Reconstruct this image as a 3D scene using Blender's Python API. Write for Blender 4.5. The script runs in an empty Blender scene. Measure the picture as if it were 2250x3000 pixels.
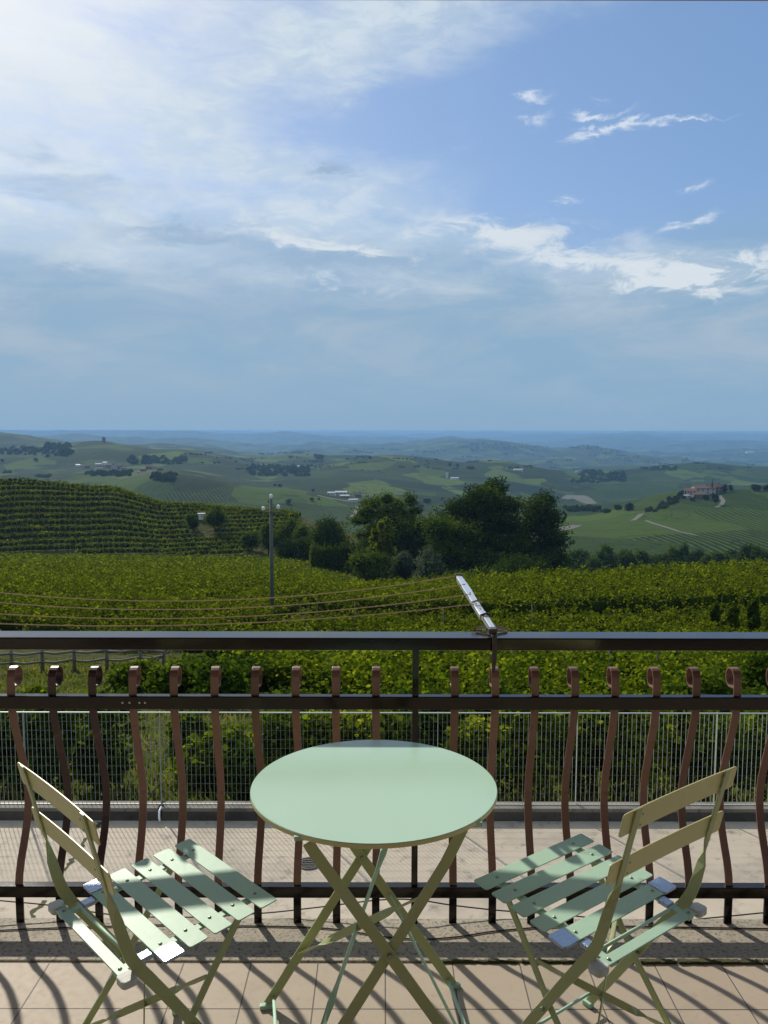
import bpy, math, random
import numpy as np
from mathutils import Vector, Matrix, noise as mnoise
random.seed(7); rng = np.random.default_rng(7)
R = math.radians
# ------------------------------------------------------------------ camera, sky, sun, exposure
F, PITCH, H = 2470.0, math.atan(238/2470.0), 1.58
scene = bpy.context.scene
col = scene.collection
cam_d = bpy.data.cameras.new('camera'); cam = bpy.data.objects.new('camera', cam_d); col.objects.link(cam)
cam.location = (0, 0, H); cam.rotation_euler = (math.pi/2 - PITCH, R(-0.1), 0)
cam_d.sensor_fit = 'VERTICAL'; cam_d.sensor_height = 24; cam_d.lens = 24*F/3000
cam_d.clip_start = 0.05; cam_d.clip_end = 80000
scene.camera = cam
scene.view_settings.view_transform = 'Standard'; scene.view_settings.look = 'None'
scene.view_settings.exposure = 0.25; scene.view_settings.gamma = 1
scene.cycles.use_denoising = True
scene.cycles.max_bounces = 8; scene.cycles.transparent_max_bounces = 8; scene.cycles.volume_bounces = 0
scene.cycles.sample_clamp_indirect = 6
SUN_AZ, SUN_EL = R(30), R(33.5)      # azimuth to the left of the view direction
sd = Vector((-math.sin(SUN_AZ)*math.cos(SUN_EL), math.cos(SUN_AZ)*math.cos(SUN_EL), math.sin(SUN_EL)))
sun_d = bpy.data.lights.new('sun', 'SUN'); sun_d.energy = 4.2; sun_d.angle = R(1.1); sun_d.color = (1, 0.92, 0.80)
sun = bpy.data.objects.new('sun', sun_d); col.objects.link(sun); sun.rotation_euler = sd.to_track_quat('Z', 'Y').to_euler()

class G:
    """tiny node-expression helper"""
    def __init__(s, tree): s.t = tree; s.n = tree.nodes; s.l = tree.links
    def put(s, sock, v):
        if hasattr(v, 'links') or isinstance(v, bpy.types.NodeSocket): s.l.new(v, sock)
        else: sock.default_value = v
    def m(s, op, a, b=0.0, c=0.0, clamp=False):
        n = s.n.new('ShaderNodeMath'); n.operation = op; n.use_clamp = clamp
        s.put(n.inputs[0], a); s.put(n.inputs[1], b); s.put(n.inputs[2], c); return n.outputs[0]
    def add(s, a, b): return s.m('ADD', a, b)
    def sub(s, a, b): return s.m('SUBTRACT', a, b)
    def mul(s, a, b): return s.m('MULTIPLY', a, b)
    def smooth(s, x, lo, hi):
        n = s.n.new('ShaderNodeMapRange'); n.interpolation_type = 'SMOOTHSTEP'
        s.put(n.inputs[0], x); s.put(n.inputs[1], lo); s.put(n.inputs[2], hi); return n.outputs[0]
    def xyz(s, x, y, z=0.0):
        n = s.n.new('ShaderNodeCombineXYZ'); s.put(n.inputs[0], x); s.put(n.inputs[1], y); s.put(n.inputs[2], z); return n.outputs[0]
    def sep(s, v): n = s.n.new('ShaderNodeSeparateXYZ'); s.l.new(v, n.inputs[0]); return n.outputs
    def noise(s, v, scale=1.0, detail=5.0, rough=0.5, dist=0.0):
        n = s.n.new('ShaderNodeTexNoise'); n.inputs['Scale'].default_value = scale; n.inputs['Detail'].default_value = detail
        n.inputs['Roughness'].default_value = rough; n.inputs['Distortion'].default_value = dist
        s.l.new(v, n.inputs['Vector']); return n.outputs
    def mix(s, f, a, b, mode='MIX'):
        n = s.n.new('ShaderNodeMix'); n.data_type = 'RGBA'; n.blend_type = mode; n.clamp_factor = True
        s.put(n.inputs[0], f)
        for k, v in ((6, a), (7, b)):
            s.put(n.inputs[k], v if isinstance(v, bpy.types.NodeSocket) else (*v[:3], 1.0))
        return n.outputs[2]
    def ramp(s, f, stops):
        n = s.n.new('ShaderNodeValToRGB'); s.put(n.inputs[0], f); e = n.color_ramp.elements
        while len(e) < len(stops): e.new(0.5)
        for k, (p, c) in enumerate(stops): e[k].position = p; e[k].color = (*c, 1)
        return n.outputs[0]

def direction(u, v):
    x = (u-1125)/F; y = -(v-1500)/F
    d = Vector((x, math.cos(PITCH)+y*math.sin(PITCH), -math.sin(PITCH)+y*math.cos(PITCH))).normalized()
    return math.degrees(math.atan2(d.x, d.y)), math.degrees(math.asin(d.z))

world = bpy.data.worlds.new('World'); scene.world = world; world.use_nodes = True
g = G(world.node_tree); g.n.clear()
out = g.n.new('ShaderNodeOutputWorld'); bg = g.n.new('ShaderNodeBackground'); g.l.new(bg.outputs[0], out.inputs[0])
sky = g.n.new('ShaderNodeTexSky'); sky.sky_type = 'NISHITA'; sky.sun_disc = False; sky.sun_elevation = SUN_EL
sky.sun_rotation = -SUN_AZ; sky.air_density = 1.0; sky.dust_density = 1.0; sky.ozone_density = 2.0; sky.altitude = 300
SKY = 0.10; bg.inputs[1].default_value = SKY
tc = g.n.new('ShaderNodeTexCoord'); dx, dy, dz = g.sep(tc.outputs['Generated'])
AZ = g.mul(g.m('ARCTAN2', dx, dy), 57.2958); EL = g.mul(g.m('ARCSINE', dz), 57.2958)
nv = g.xyz(g.mul(AZ, 0.10), g.mul(EL, 0.30), 0.0)
nA = g.noise(nv, 1.0, 7, 0.58, 0.4)
wv = g.sep(nA[1])
fine = g.noise(g.xyz(g.mul(AZ, 0.22), g.mul(EL, 0.55), 3.0), 1.6, 8, 0.62, 0.5)
fs = g.sep(fine[1])
wa = g.add(AZ, g.mul(g.sub(wv[0], 0.5), 16.0)); we = g.add(EL, g.mul(g.sub(wv[1], 0.5), 9.0))
wa2 = g.add(AZ, g.add(g.mul(g.sub(fs[0], 0.5), 5.0), g.mul(g.sub(wv[2], 0.5), 3.0)))
we2 = g.add(EL, g.mul(g.sub(fs[1], 0.5), 2.6))
def blob(u, v, ru, rv, soft=True, tilt=0.0, p=1.0):
    a, e = direction(u, v); a2, e2 = direction(u+ru, v); a3, e3 = direction(u, v-rv)
    ra, re = abs(a2-a), abs(e3-e)
    X, Y = (wa, we) if soft else (wa2, we2)
    X = g.sub(X, a); Y = g.sub(Y, e); ct, st = math.cos(R(tilt)), math.sin(R(tilt))
    X2 = g.add(g.mul(X, ct/ra), g.mul(Y, st/ra)); Y2 = g.add(g.mul(X, -st/re), g.mul(Y, ct/re))
    return g.m('EXPONENT', g.mul(g.add(g.mul(X2, X2), g.mul(Y2, Y2)), -p))
def acc(lst):
    r = lst[0]
    for x in lst[1:]: r = g.add(r, x)
    return r
K = 1.0/SKY/ (2**scene.view_settings.exposure)      # cloud radiances below are written as they should expose
def c3(r, gg, b): return (r*K, gg*K, b*K)
clear = g.mix(0.55, sky.outputs[0], c3(0.165, 0.330, 0.640))
# thin veil: everywhere but in the blue gaps
gaps = acc([blob(1030, 360, 330, 130), blob(1900, 330, 640, 330), blob(2250, 120, 900, 400), g.mul(blob(120, 560, 300, 70), .55), g.mul(blob(1700, 590, 520, 130), .9)])
veil = g.m('SUBTRACT', 1.0, g.smooth(gaps, 0.15, 0.95))
veil = g.mul(veil, g.smooth(nA[0], 0.18, 0.62))
hz = g.smooth(EL, 27.0, -1.0)                         # 0 aloft .. 1 at horizon
veilcol = g.mix(g.smooth(blob(-300, -350, 1000, 900, p=1.0), 0.0, 1.0), c3(0.55, 0.67, 0.77), c3(1.05, 1.04, 1.0))
mott = g.smooth(fine[0], 0.38, 0.62)
veilcol = g.mix(g.mul(mott, 0.30), veilcol, c3(0.80, 0.86, 0.90))
veilcol = g.mix(g.mul(g.sub(fine[0], 0.35), 0.8), veilcol, c3(0.70, 0.78, 0.86))
s1 = g.mix(g.mul(veil, g.add(0.72, g.mul(mott, 0.22))), clear, veilcol)
# grey-blue lower sky
lowmask = g.smooth(g.add(EL, g.mul(g.sub(nA[0], 0.5), 9.0)), 14.5, 7.0)
lowcol = g.mix(g.smooth(nA[0], 0.35, 0.7), c3(0.255, 0.415, 0.585), c3(0.37, 0.48, 0.60))
lowcol = g.mix(g.smooth(EL, 6.5, 0.0), lowcol, c3(0.235, 0.395, 0.570))
s2 = g.mix(g.mul(lowmask, 0.93), s1, lowcol)
# darker blue-grey patches under the streaks
dk = acc([g.mul(blob(560, 690, 250, 30, False), .8), g.mul(blob(1000, 760, 330, 40, False), .9), g.mul(blob(700, 880, 420, 60), .6),
          g.mul(blob(180, 800, 160, 20, False), .7), g.mul(blob(965, 500, 60, 18, False), .9), g.mul(blob(120, 530, 260, 40), .5)])
s3 = g.mix(g.m('MINIMUM', dk, 0.75), s2, c3(0.30, 0.44, 0.62))
# bright streaks and small clouds
br = acc([blob(1470, 670, 250, 42, False, -4), blob(1750, 770, 330, 60, False, -8), blob(1960, 830, 120, 36, False), blob(2180, 760, 190, 40, False, 8),
          blob(2130, 820, 160, 50, False), g.mul(blob(880, 700, 200, 26, False, -10), .9), g.mul(blob(1130, 750, 160, 24, False, -8), .8),
          g.mul(blob(1000, 830, 260, 34, False, -8), .6), g.mul(blob(60, 600, 110, 22, False, -20), .6), g.mul(blob(430, 665, 160, 20, False, -10), .5)])
brm = g.mul(g.smooth(g.mul(br, g.add(0.05, g.mul(mott, 1.1))), 0.05, 1.15), 0.9)
s4 = g.mix(brm, s3, c3(0.70, 0.77, 0.83))
sm = acc([blob(1760, 385, 150, 22, False, 7, 1.6), blob(1930, 352, 130, 13, False, 0, 1.6), blob(1765, 330, 105, 13, False, 0, 1.6), blob(1545, 352, 55, 26, False, 0, 1.6),
          blob(1540, 275, 70, 20, False, 0, 1.6), blob(1725, 288, 60, 14, False, 0, 1.6), blob(2060, 352, 120, 8, False, 0, 1.6), blob(1660, 585, 60, 14, False, 0, 1.6),
          blob(2040, 640, 90, 20, False, 10, 1.6), blob(2035, 545, 50, 22, False, 0, 1.6), blob(240, 115, 60, 9, False, -38, 2.0)])
smm = g.mul(g.smooth(g.mul(sm, g.add(0.30, g.mul(mott, 0.7))), 0.02, 1.0), 0.75)
s5 = g.mix(smm, s4, c3(0.76, 0.83, 0.90))
below = g.smooth(EL, 0.0, -4.0)
s6 = g.mix(below, s5, c3(0.16, 0.24, 0.30))
g.l.new(s6, bg.inputs[0])

# ------------------------------------------------------------------ materials
def mat(name):
    m = bpy.data.materials.new(name); m.use_nodes = True; return m, G(m.node_tree), m.node_tree.nodes['Principled BSDF']
def painted(name, c, rough=0.4, metal=0.0, var=0.12, scale=18, bump=0.0, coat=0.0, dirt=None, spec=0.5):
    m, q, b = mat(name); t = q.n.new('ShaderNodeTexCoord'); nz = q.noise(t.outputs['Object'], scale, 6, 0.6)
    c2 = tuple(x*(1-var) for x in c); c1 = tuple(min(1, x*(1+var)) for x in c)
    cc = q.mix(nz[0], c2, c1)
    if dirt:
        d = q.noise(t.outputs['Object'], dirt[1], 8, 0.7); cc = q.mix(q.mul(q.smooth(d[0], dirt[2], dirt[2]+.15), dirt[3]), cc, dirt[0])
    if metal < .5: b.inputs['Specular IOR Level'].default_value = spec
    q.put(b.inputs['Base Color'], cc); b.inputs['Metallic'].default_value = metal
    q.put(b.inputs['Roughness'], q.add(rough-0.06, q.mul(nz[0], 0.12)))
    if coat: b.inputs['Coat Weight'].default_value = coat
    if bump:
        bp = q.n.new('ShaderNodeBump'); bp.inputs['Strength'].default_value = bump; bp.inputs['Distance'].default_value = 0.002
        q.l.new(q.noise(t.outputs['Object'], scale*6, 4)[0], bp.inputs['Height']); q.l.new(bp.outputs[0], b.inputs['Normal'])
    return m
M = {}
M['mint'] = painted('mint_paint', (0.385, 0.57, 0.435), 0.46, 0, 0.10, 7, 0.2, spec=0.25, dirt=((0.20, 0.17, 0.09), 55, 0.62, 0.45))
M['mint_top'] = painted('mint_tabletop', (0.41, 0.60, 0.465), 0.17, 0, 0.05, 4, 0.05, dirt=((0.50, 0.58, 0.48), 90, 0.62, 0.5))
M['sage'] = painted('sage_leg_paint', (0.38, 0.42, 0.20), 0.38, 0, 0.10, 12, 0.12, dirt=((0.10, 0.07, 0.03), 40, 0.68, 0.5))
M['slatback'] = painted('olive_back_paint', (0.60, 0.56, 0.25), 0.40, 0, 0.12, 8, 0.2, dirt=((0.20, 0.12, 0.05), 60, 0.62, 0.45))
M['tape'] = painted('foil_tape', (0.38, 0.46, 0.60), 0.28, 0.85, 0.08, 40, 0.9)  # bluish base colour stands in for the sky reflected in silver foil
M['foam'] = painted('foam_wrap', (0.50, 0.53, 0.48), 0.6, 0, 0.08, 20, 0.5)
M['rivet'] = painted('rivet_metal', (0.30, 0.36, 0.27), 0.35, 0.6, 0.2, 30)
M['rail'] = painted('dark_brown_paint', (0.007, 0.004, 0.0035), 0.13, 0, 0.25, 14, 0.05, spec=0.45, coat=0.0, dirt=((0.05, 0.025, 0.02), 25, 0.64, 0.4))
M['bar'] = painted('brown_bar_paint', (0.27, 0.145, 0.105), 0.36, 0, 0.28, 9, 0.35, dirt=((0.09, 0.045, 0.035), 26, 0.54, 0.65))
M['barblack'] = painted('worn_bar_paint', (0.06, 0.03, 0.03), 0.30, 0, 0.2, 12, 0.25, dirt=((0.15, 0.07, 0.05), 14, 0.56, 0.8))
M['galv'] = painted('galvanised_steel', (0.30, 0.33, 0.31), 0.55, 0.1, 0.12, 3)
M['galvshade'] = painted('shaded_steel_rod', (0.035, 0.05, 0.045), 0.8, 0.1, 0.12, 3)  # same steel darkened: shade on the rods is put into the colour
M['alu'] = painted('white_aluminium', (0.70, 0.72, 0.75), 0.25, 0.6, 0.06, 20)
M['plast'] = painted('dark_plastic', (0.05, 0.03, 0.03), 0.4)
M['cord'] = painted('tan_cord', (0.50, 0.36, 0.20), 0.8, 0, 0.2, 60)
M['cable'] = painted('black_cable', (0.03, 0.02, 0.02), 0.5)
M['wood'] = painted('weathered_wood', (0.13, 0.115, 0.09), 0.85, 0, 0.3, 8, 0.4)
M['bark'] = painted('bark', (0.075, 0.055, 0.04), 0.9, 0, 0.35, 3, 0.6)
M['polec'] = painted('pole_concrete', (0.085, 0.095, 0.08), 0.8, 0, 0.2, 3)
M['ceramic'] = painted('white_ceramic', (0.80, 0.80, 0.78), 0.15)
M['plaster'] = painted('pale_plaster', (0.36, 0.33, 0.28), 0.9, 0, 0.1, 0.4)
M['white'] = painted('white_plaster', (0.55, 0.55, 0.54), 0.9, 0, 0.05, 0.4)
M['brickwall'] = painted('reddish_wall', (0.15, 0.105, 0.08), 0.9, 0, 0.15, 0.6)
M['roof'] = painted('terracotta_roof', (0.105, 0.055, 0.042), 0.9, 0, 0.25, 0.7)
M['greyroof'] = painted('grey_roof', (0.35, 0.36, 0.38), 0.7, 0, 0.2, 0.7)
M['window'] = painted('dark_window', (0.03, 0.035, 0.04), 0.2)
M['soffit'] = painted('soffit_paint', (0.30, 0.14, 0.14), 0.8)
M['iron'] = painted('cast_iron', (0.10, 0.095, 0.085), 0.7, 0.4, 0.3, 20, 0.5)

def leafmat(name, dark, mid, light, trans=0.45, wscale=0.08, var=1.0):
    m, q, b = mat(name); q.n.remove(b); o = q.n['Material Output']
    gi = q.n.new('ShaderNodeNewGeometry'); rnd = gi.outputs['Random Per Island']
    pos = q.noise(gi.outputs['Position'], wscale, 4, 0.6)
    f = q.add(q.mul(rnd, 0.42*var), q.mul(q.sub(pos[0], 0.34), 1.7))
    cc = q.ramp(f, [(0.0, dark), (0.5, mid), (1.0, light)])
    d = q.n.new('ShaderNodeBsdfDiffuse'); t = q.n.new('ShaderNodeBsdfTranslucent'); gl = q.n.new('ShaderNodeBsdfGlossy')
    q.l.new(cc, d.inputs[0]); q.put(t.inputs[0], q.mix(0.6, cc, (1.0, 0.95, 0.22), 'MULTIPLY'))
    hs = q.n.new('ShaderNodeHueSaturation'); hs.inputs['Value'].default_value = 1.45; q.l.new(t.inputs[0].links[0].from_socket, hs.inputs['Color']); q.l.new(hs.outputs[0], t.inputs[0])
    m1 = q.n.new('ShaderNodeMixShader'); m1.inputs[0].default_value = trans; q.l.new(d.outputs[0], m1.inputs[1]); q.l.new(t.outputs[0], m1.inputs[2])
    q.n.remove(gl); q.l.new(m1.outputs[0], o.inputs[0]); return m
M['vine'] = leafmat('vine_leaves', (0.024, 0.036, 0.003), (0.088, 0.120, 0.007), (0.23, 0.26, 0.016), 0.45, 0.9)
M['vine_hill'] = leafmat('hillside_vine_leaves', (0.035, 0.050, 0.005), (0.115, 0.150, 0.010), (0.25, 0.28, 0.020), 0.38, 0.25)
M['vine_near'] = leafmat('near_vine_leaves', (0.022, 0.040, 0.004), (0.085, 0.125, 0.008), (0.24, 0.27, 0.018), 0.5, 0.7)
M['shrub'] = leafmat('shrub_leaves', (0.016, 0.034, 0.006), (0.052, 0.088, 0.010), (0.14, 0.18, 0.016), 0.45, 0.5)
M['darktree'] = leafmat('dark_tree_leaves', (0.008, 0.020, 0.008), (0.030, 0.056, 0.010), (0.105, 0.140, 0.015), 0.32, 0.12)
M['midtree'] = leafmat('mid_tree_leaves', (0.014, 0.032, 0.006), (0.055, 0.092, 0.010), (0.15, 0.19, 0.017), 0.3, 0.12)
M['greytree'] = leafmat('grey_willow_leaves', (0.030, 0.048, 0.035), (0.060, 0.085, 0.058), (0.105, 0.135, 0.085), 0.3, 0.2)
M['fartree'] = leafmat('far_tree_leaves', (0.010, 0.022, 0.012), (0.024, 0.042, 0.018), (0.048, 0.072, 0.022), 0.3, 0.03)
M['grass'] = leafmat('grass_blades', (0.045, 0.060, 0.014), (0.085, 0.110, 0.022), (0.190, 0.180, 0.060), 0.45, 0.4)
M['redleaf'] = leafmat('reddish_leaves', (0.05, 0.022, 0.010), (0.10, 0.035, 0.014), (0.14, 0.07, 0.02), 0.4, 0.4)

M['core'] = painted('light_block_core', (0.022, 0.034, 0.005), 1.0, 0, 0.4, 1.0, spec=0.0)  # for solid cores added inside the foliage to block light
def concrete(name, base, dark, stain=0.5, scale=1.0, rough=0.85, speck=0.0):
    m, q, b = mat(name); t = q.n.new('ShaderNodeTexCoord'); v = t.outputs['Object']
    a = q.noise(v, 0.7*scale, 8, 0.65, 0.3); c = q.noise(v, 6*scale, 8, 0.7); s = q.noise(v, 90, 3, 0.6)
    cc = q.mix(q.mul(q.smooth(a[0], 0.42, 0.68), stain), base, dark)
    cc = q.mix(q.mul(q.smooth(c[0], 0.52, 0.72), stain), cc, tuple(x*0.55 for x in dark))
    cc = q.mix(q.mul(q.smooth(s[0], 0.50, 0.66), speck), cc, tuple(x*0.45 for x in dark))
    q.put(b.inputs['Base Color'], cc); b.inputs['Roughness'].default_value = rough
    bp = q.n.new('ShaderNodeBump'); bp.inputs['Strength'].default_value = 0.35; bp.inputs['Distance'].default_value = 0.004
    q.l.new(s[0], bp.inputs['Height']); q.l.new(bp.outputs[0], b.inputs['Normal']); return m
M['terrace'] = concrete('terrace_concrete', (0.43, 0.36, 0.275), (0.25, 0.215, 0.17), 0.75, 0.9)
M['sill'] = concrete('sill_terrazzo', (0.34, 0.30, 0.23), (0.17, 0.155, 0.12), 0.7, 3.0, 0.8, 0.75)
M['kerb'] = concrete('kerb_concrete', (0.20, 0.175, 0.14), (0.08, 0.072, 0.06), 0.9, 2.0)
M['kerbshade'] = concrete('shaded_kerb_face', (0.075, 0.062, 0.05), (0.035, 0.032, 0.026), 0.9, 2.5)  # kerb concrete darkened: shade of the front face painted in
M['moss'] = painted('dark_moss', (0.05, 0.05, 0.015), 0.95, 0, 0.5, 40, 0.8)
# tiles: 20 cm squares with dark joints, slight tone change per tile
m, q, b = mat('floor_tiles'); M['tiles'] = m
t = q.n.new('ShaderNodeTexCoord'); X, Y, Z = q.sep(t.outputs['Object'])
X = q.sub(X, 0.007); Y = q.sub(Y, 2.172)
fx = q.m('ABSOLUTE', q.sub(q.m('FRACT', q.add(q.mul(X, 5.0), 0.5)), 0.5)); fy = q.m('ABSOLUTE', q.sub(q.m('FRACT', q.add(q.mul(Y, 5.0), 0.5)), 0.5))
edge = q.m('MINIMUM', fx, fy); joint = q.m('SUBTRACT', 1.0, q.smooth(edge, 0.006, 0.012))
wn = q.n.new('ShaderNodeTexWhiteNoise'); wn.noise_dimensions = '2D'
q.l.new(q.xyz(q.m('FLOOR', q.mul(X, 5.0)), q.m('FLOOR', q.mul(Y, 5.0))), wn.inputs['Vector'])
n1 = q.noise(t.outputs['Object'], 7, 7, 0.65); n2 = q.noise(t.outputs['Object'], 45, 5, 0.6)
cc = q.mix(n1[0], (0.325, 0.272, 0.205), (0.40, 0.338, 0.258)); cc = q.mix(q.mul(wn.outputs[0], 0.35), cc, (0.44, 0.365, 0.285))
cc = q.mix(q.mul(q.smooth(n2[0], 0.55, 0.75), 0.35), cc, (0.255, 0.20, 0.15)); n3 = q.noise(t.outputs['Object'], 2.3, 8, 0.7, 0.4); cc = q.mix(q.mul(q.smooth(n3[0], 0.50, 0.68), 0.35), cc, (0.22, 0.18, 0.135)); cc = q.mix(joint, cc, (0.10, 0.085, 0.07))
q.put(b.inputs['Base Color'], cc); q.put(b.inputs['Roughness'], q.add(0.50, q.mul(n2[0], 0.2))); b.inputs['Specular IOR Level'].default_value = 0.25
bp = q.n.new('ShaderNodeBump'); bp.inputs['Strength'].default_value = 0.5; bp.inputs['Distance'].default_value = 0.003
q.put(bp.inputs['Height'], q.sub(q.mul(n2[0], 0.1), joint)); q.l.new(bp.outputs[0], b.inputs['Normal'])

# countryside: near grass/soil, farther parcels of vines with row stripes, woods and fields
m, q, b = mat('countryside'); M['land'] = m
t = q.n.new('ShaderNodeNewGeometry'); P = t.outputs['Position']; X, Y, Z = q.sep(P)
dist = q.m('SQRT', q.add(q.mul(X, X), q.mul(Y, Y)))
warp = q.noise(P, 0.004, 3, 0.5)
ws = q.sep(warp[1]); PX = q.add(X, q.mul(q.sub(ws[0], 0.5), 160)); PY = q.add(Y, q.mul(q.sub(ws[1], 0.5), 160))
def parcels(size, seed):
    v = q.n.new('ShaderNodeTexVoronoi'); v.inputs['Scale'].default_value = 1.0; v.inputs['Randomness'].default_value = 0.9
    q.l.new(q.xyz(q.mul(PX, 1/size), q.mul(PY, 0.55/size), seed), v.inputs['Vector']); return v
v1 = parcels(80.0, 0.3); r, gg, bb = q.sep(v1.outputs['Color'])
ang = q.mul(r, 3.1416)
st = q.add(q.mul(X, q.m('COSINE', ang)), q.mul(Y, q.m('SINE', ang)))
stripe = q.m('SINE', q.mul(st, 2*math.pi/4.6))
fade = q.mul(q.smooth(dist, 1700, 700), q.smooth(dist, 320, 350))
vinec = q.ramp(gg, [(0.0, (0.014, 0.028, 0.008)), (0.35, (0.024, 0.042, 0.010)), (0.6, (0.036, 0.056, 0.012)), (0.82, (0.082, 0.108, 0.018)), (0.95, (0.13, 0.145, 0.030)), (1.0, (0.12, 0.10, 0.06))])
soil = q.mix(bb, (0.085, 0.105, 0.028), (0.150, 0.160, 0.050))
sm_ = q.smooth(stripe, 0.25, 0.9)
land = q.mix(q.mul(q.mul(sm_, fade), 0.9), vinec, soil)
nn = q.noise(P, 0.045, 8, 0.75); land = q.mix(q.mul(q.smooth(nn[0], 0.45, 0.75), 0.5), land, (0.018, 0.032, 0.010))
vb = q.n.new('ShaderNodeTexVoronoi'); vb.feature = 'DISTANCE_TO_EDGE'; vb.inputs['Randomness'].default_value = 0.9
q.l.new(q.xyz(q.mul(PX, 1/80.0), q.mul(PY, 0.55/80.0), 0.3), vb.inputs['Vector'])
track = q.m('SUBTRACT', 1.0, q.smooth(vb.outputs[0], 0.012, 0.035))
tk = q.noise(P, 0.0035, 2); land = q.mix(q.mul(q.mul(track, q.smooth(tk[0], 0.44, 0.50)), 0.5), land, (0.10, 0.105, 0.06))
land = q.mix(q.mul(q.mul(track, q.smooth(tk[0], 0.46, 0.40)), 0.85), land, (0.014, 0.028, 0.013))
wd = q.noise(P, 0.0060, 8, 0.70, 0.8); woods = q.smooth(wd[0], 0.545, 0.575)
woods = q.mul(woods, q.smooth(dist, 900, 1200))
land = q.mix(q.mul(woods, 0.92), land, (0.012, 0.024, 0.013))
# near ground: grass with bare patches
ng = q.noise(P, 0.6, 8, 0.7); ng2 = q.noise(P, 9.0, 5, 0.7)
gr = q.mix(q.smooth(ng[0], 0.40, 0.62), (0.040, 0.052, 0.010), (0.095, 0.085, 0.028)); gr = q.mix(q.mul(ng2[0], 0.7), gr, (0.025, 0.030, 0.010))
land = q.mix(1.0, land, (0.56, 0.74, 0.44), 'MULTIPLY')
land = q.mix(q.smooth(dist, 330, 300), land, gr)
q.put(b.inputs['Base Color'], land); b.inputs['Roughness'].default_value = 1.0; b.inputs['Specular IOR Level'].default_value = 0.05
bp = q.n.new('ShaderNodeBump'); bp.inputs['Strength'].default_value = 1.0; bp.inputs['Distance'].default_value = 1.3
q.put(bp.inputs['Height'], q.add(q.mul(q.mul(q.sub(0.0, sm_), fade), 0.6), q.mul(q.noise(P, 0.25, 5, 0.7)[0], 1.2)))
q.l.new(bp.outputs[0], b.inputs['Normal'])

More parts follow.
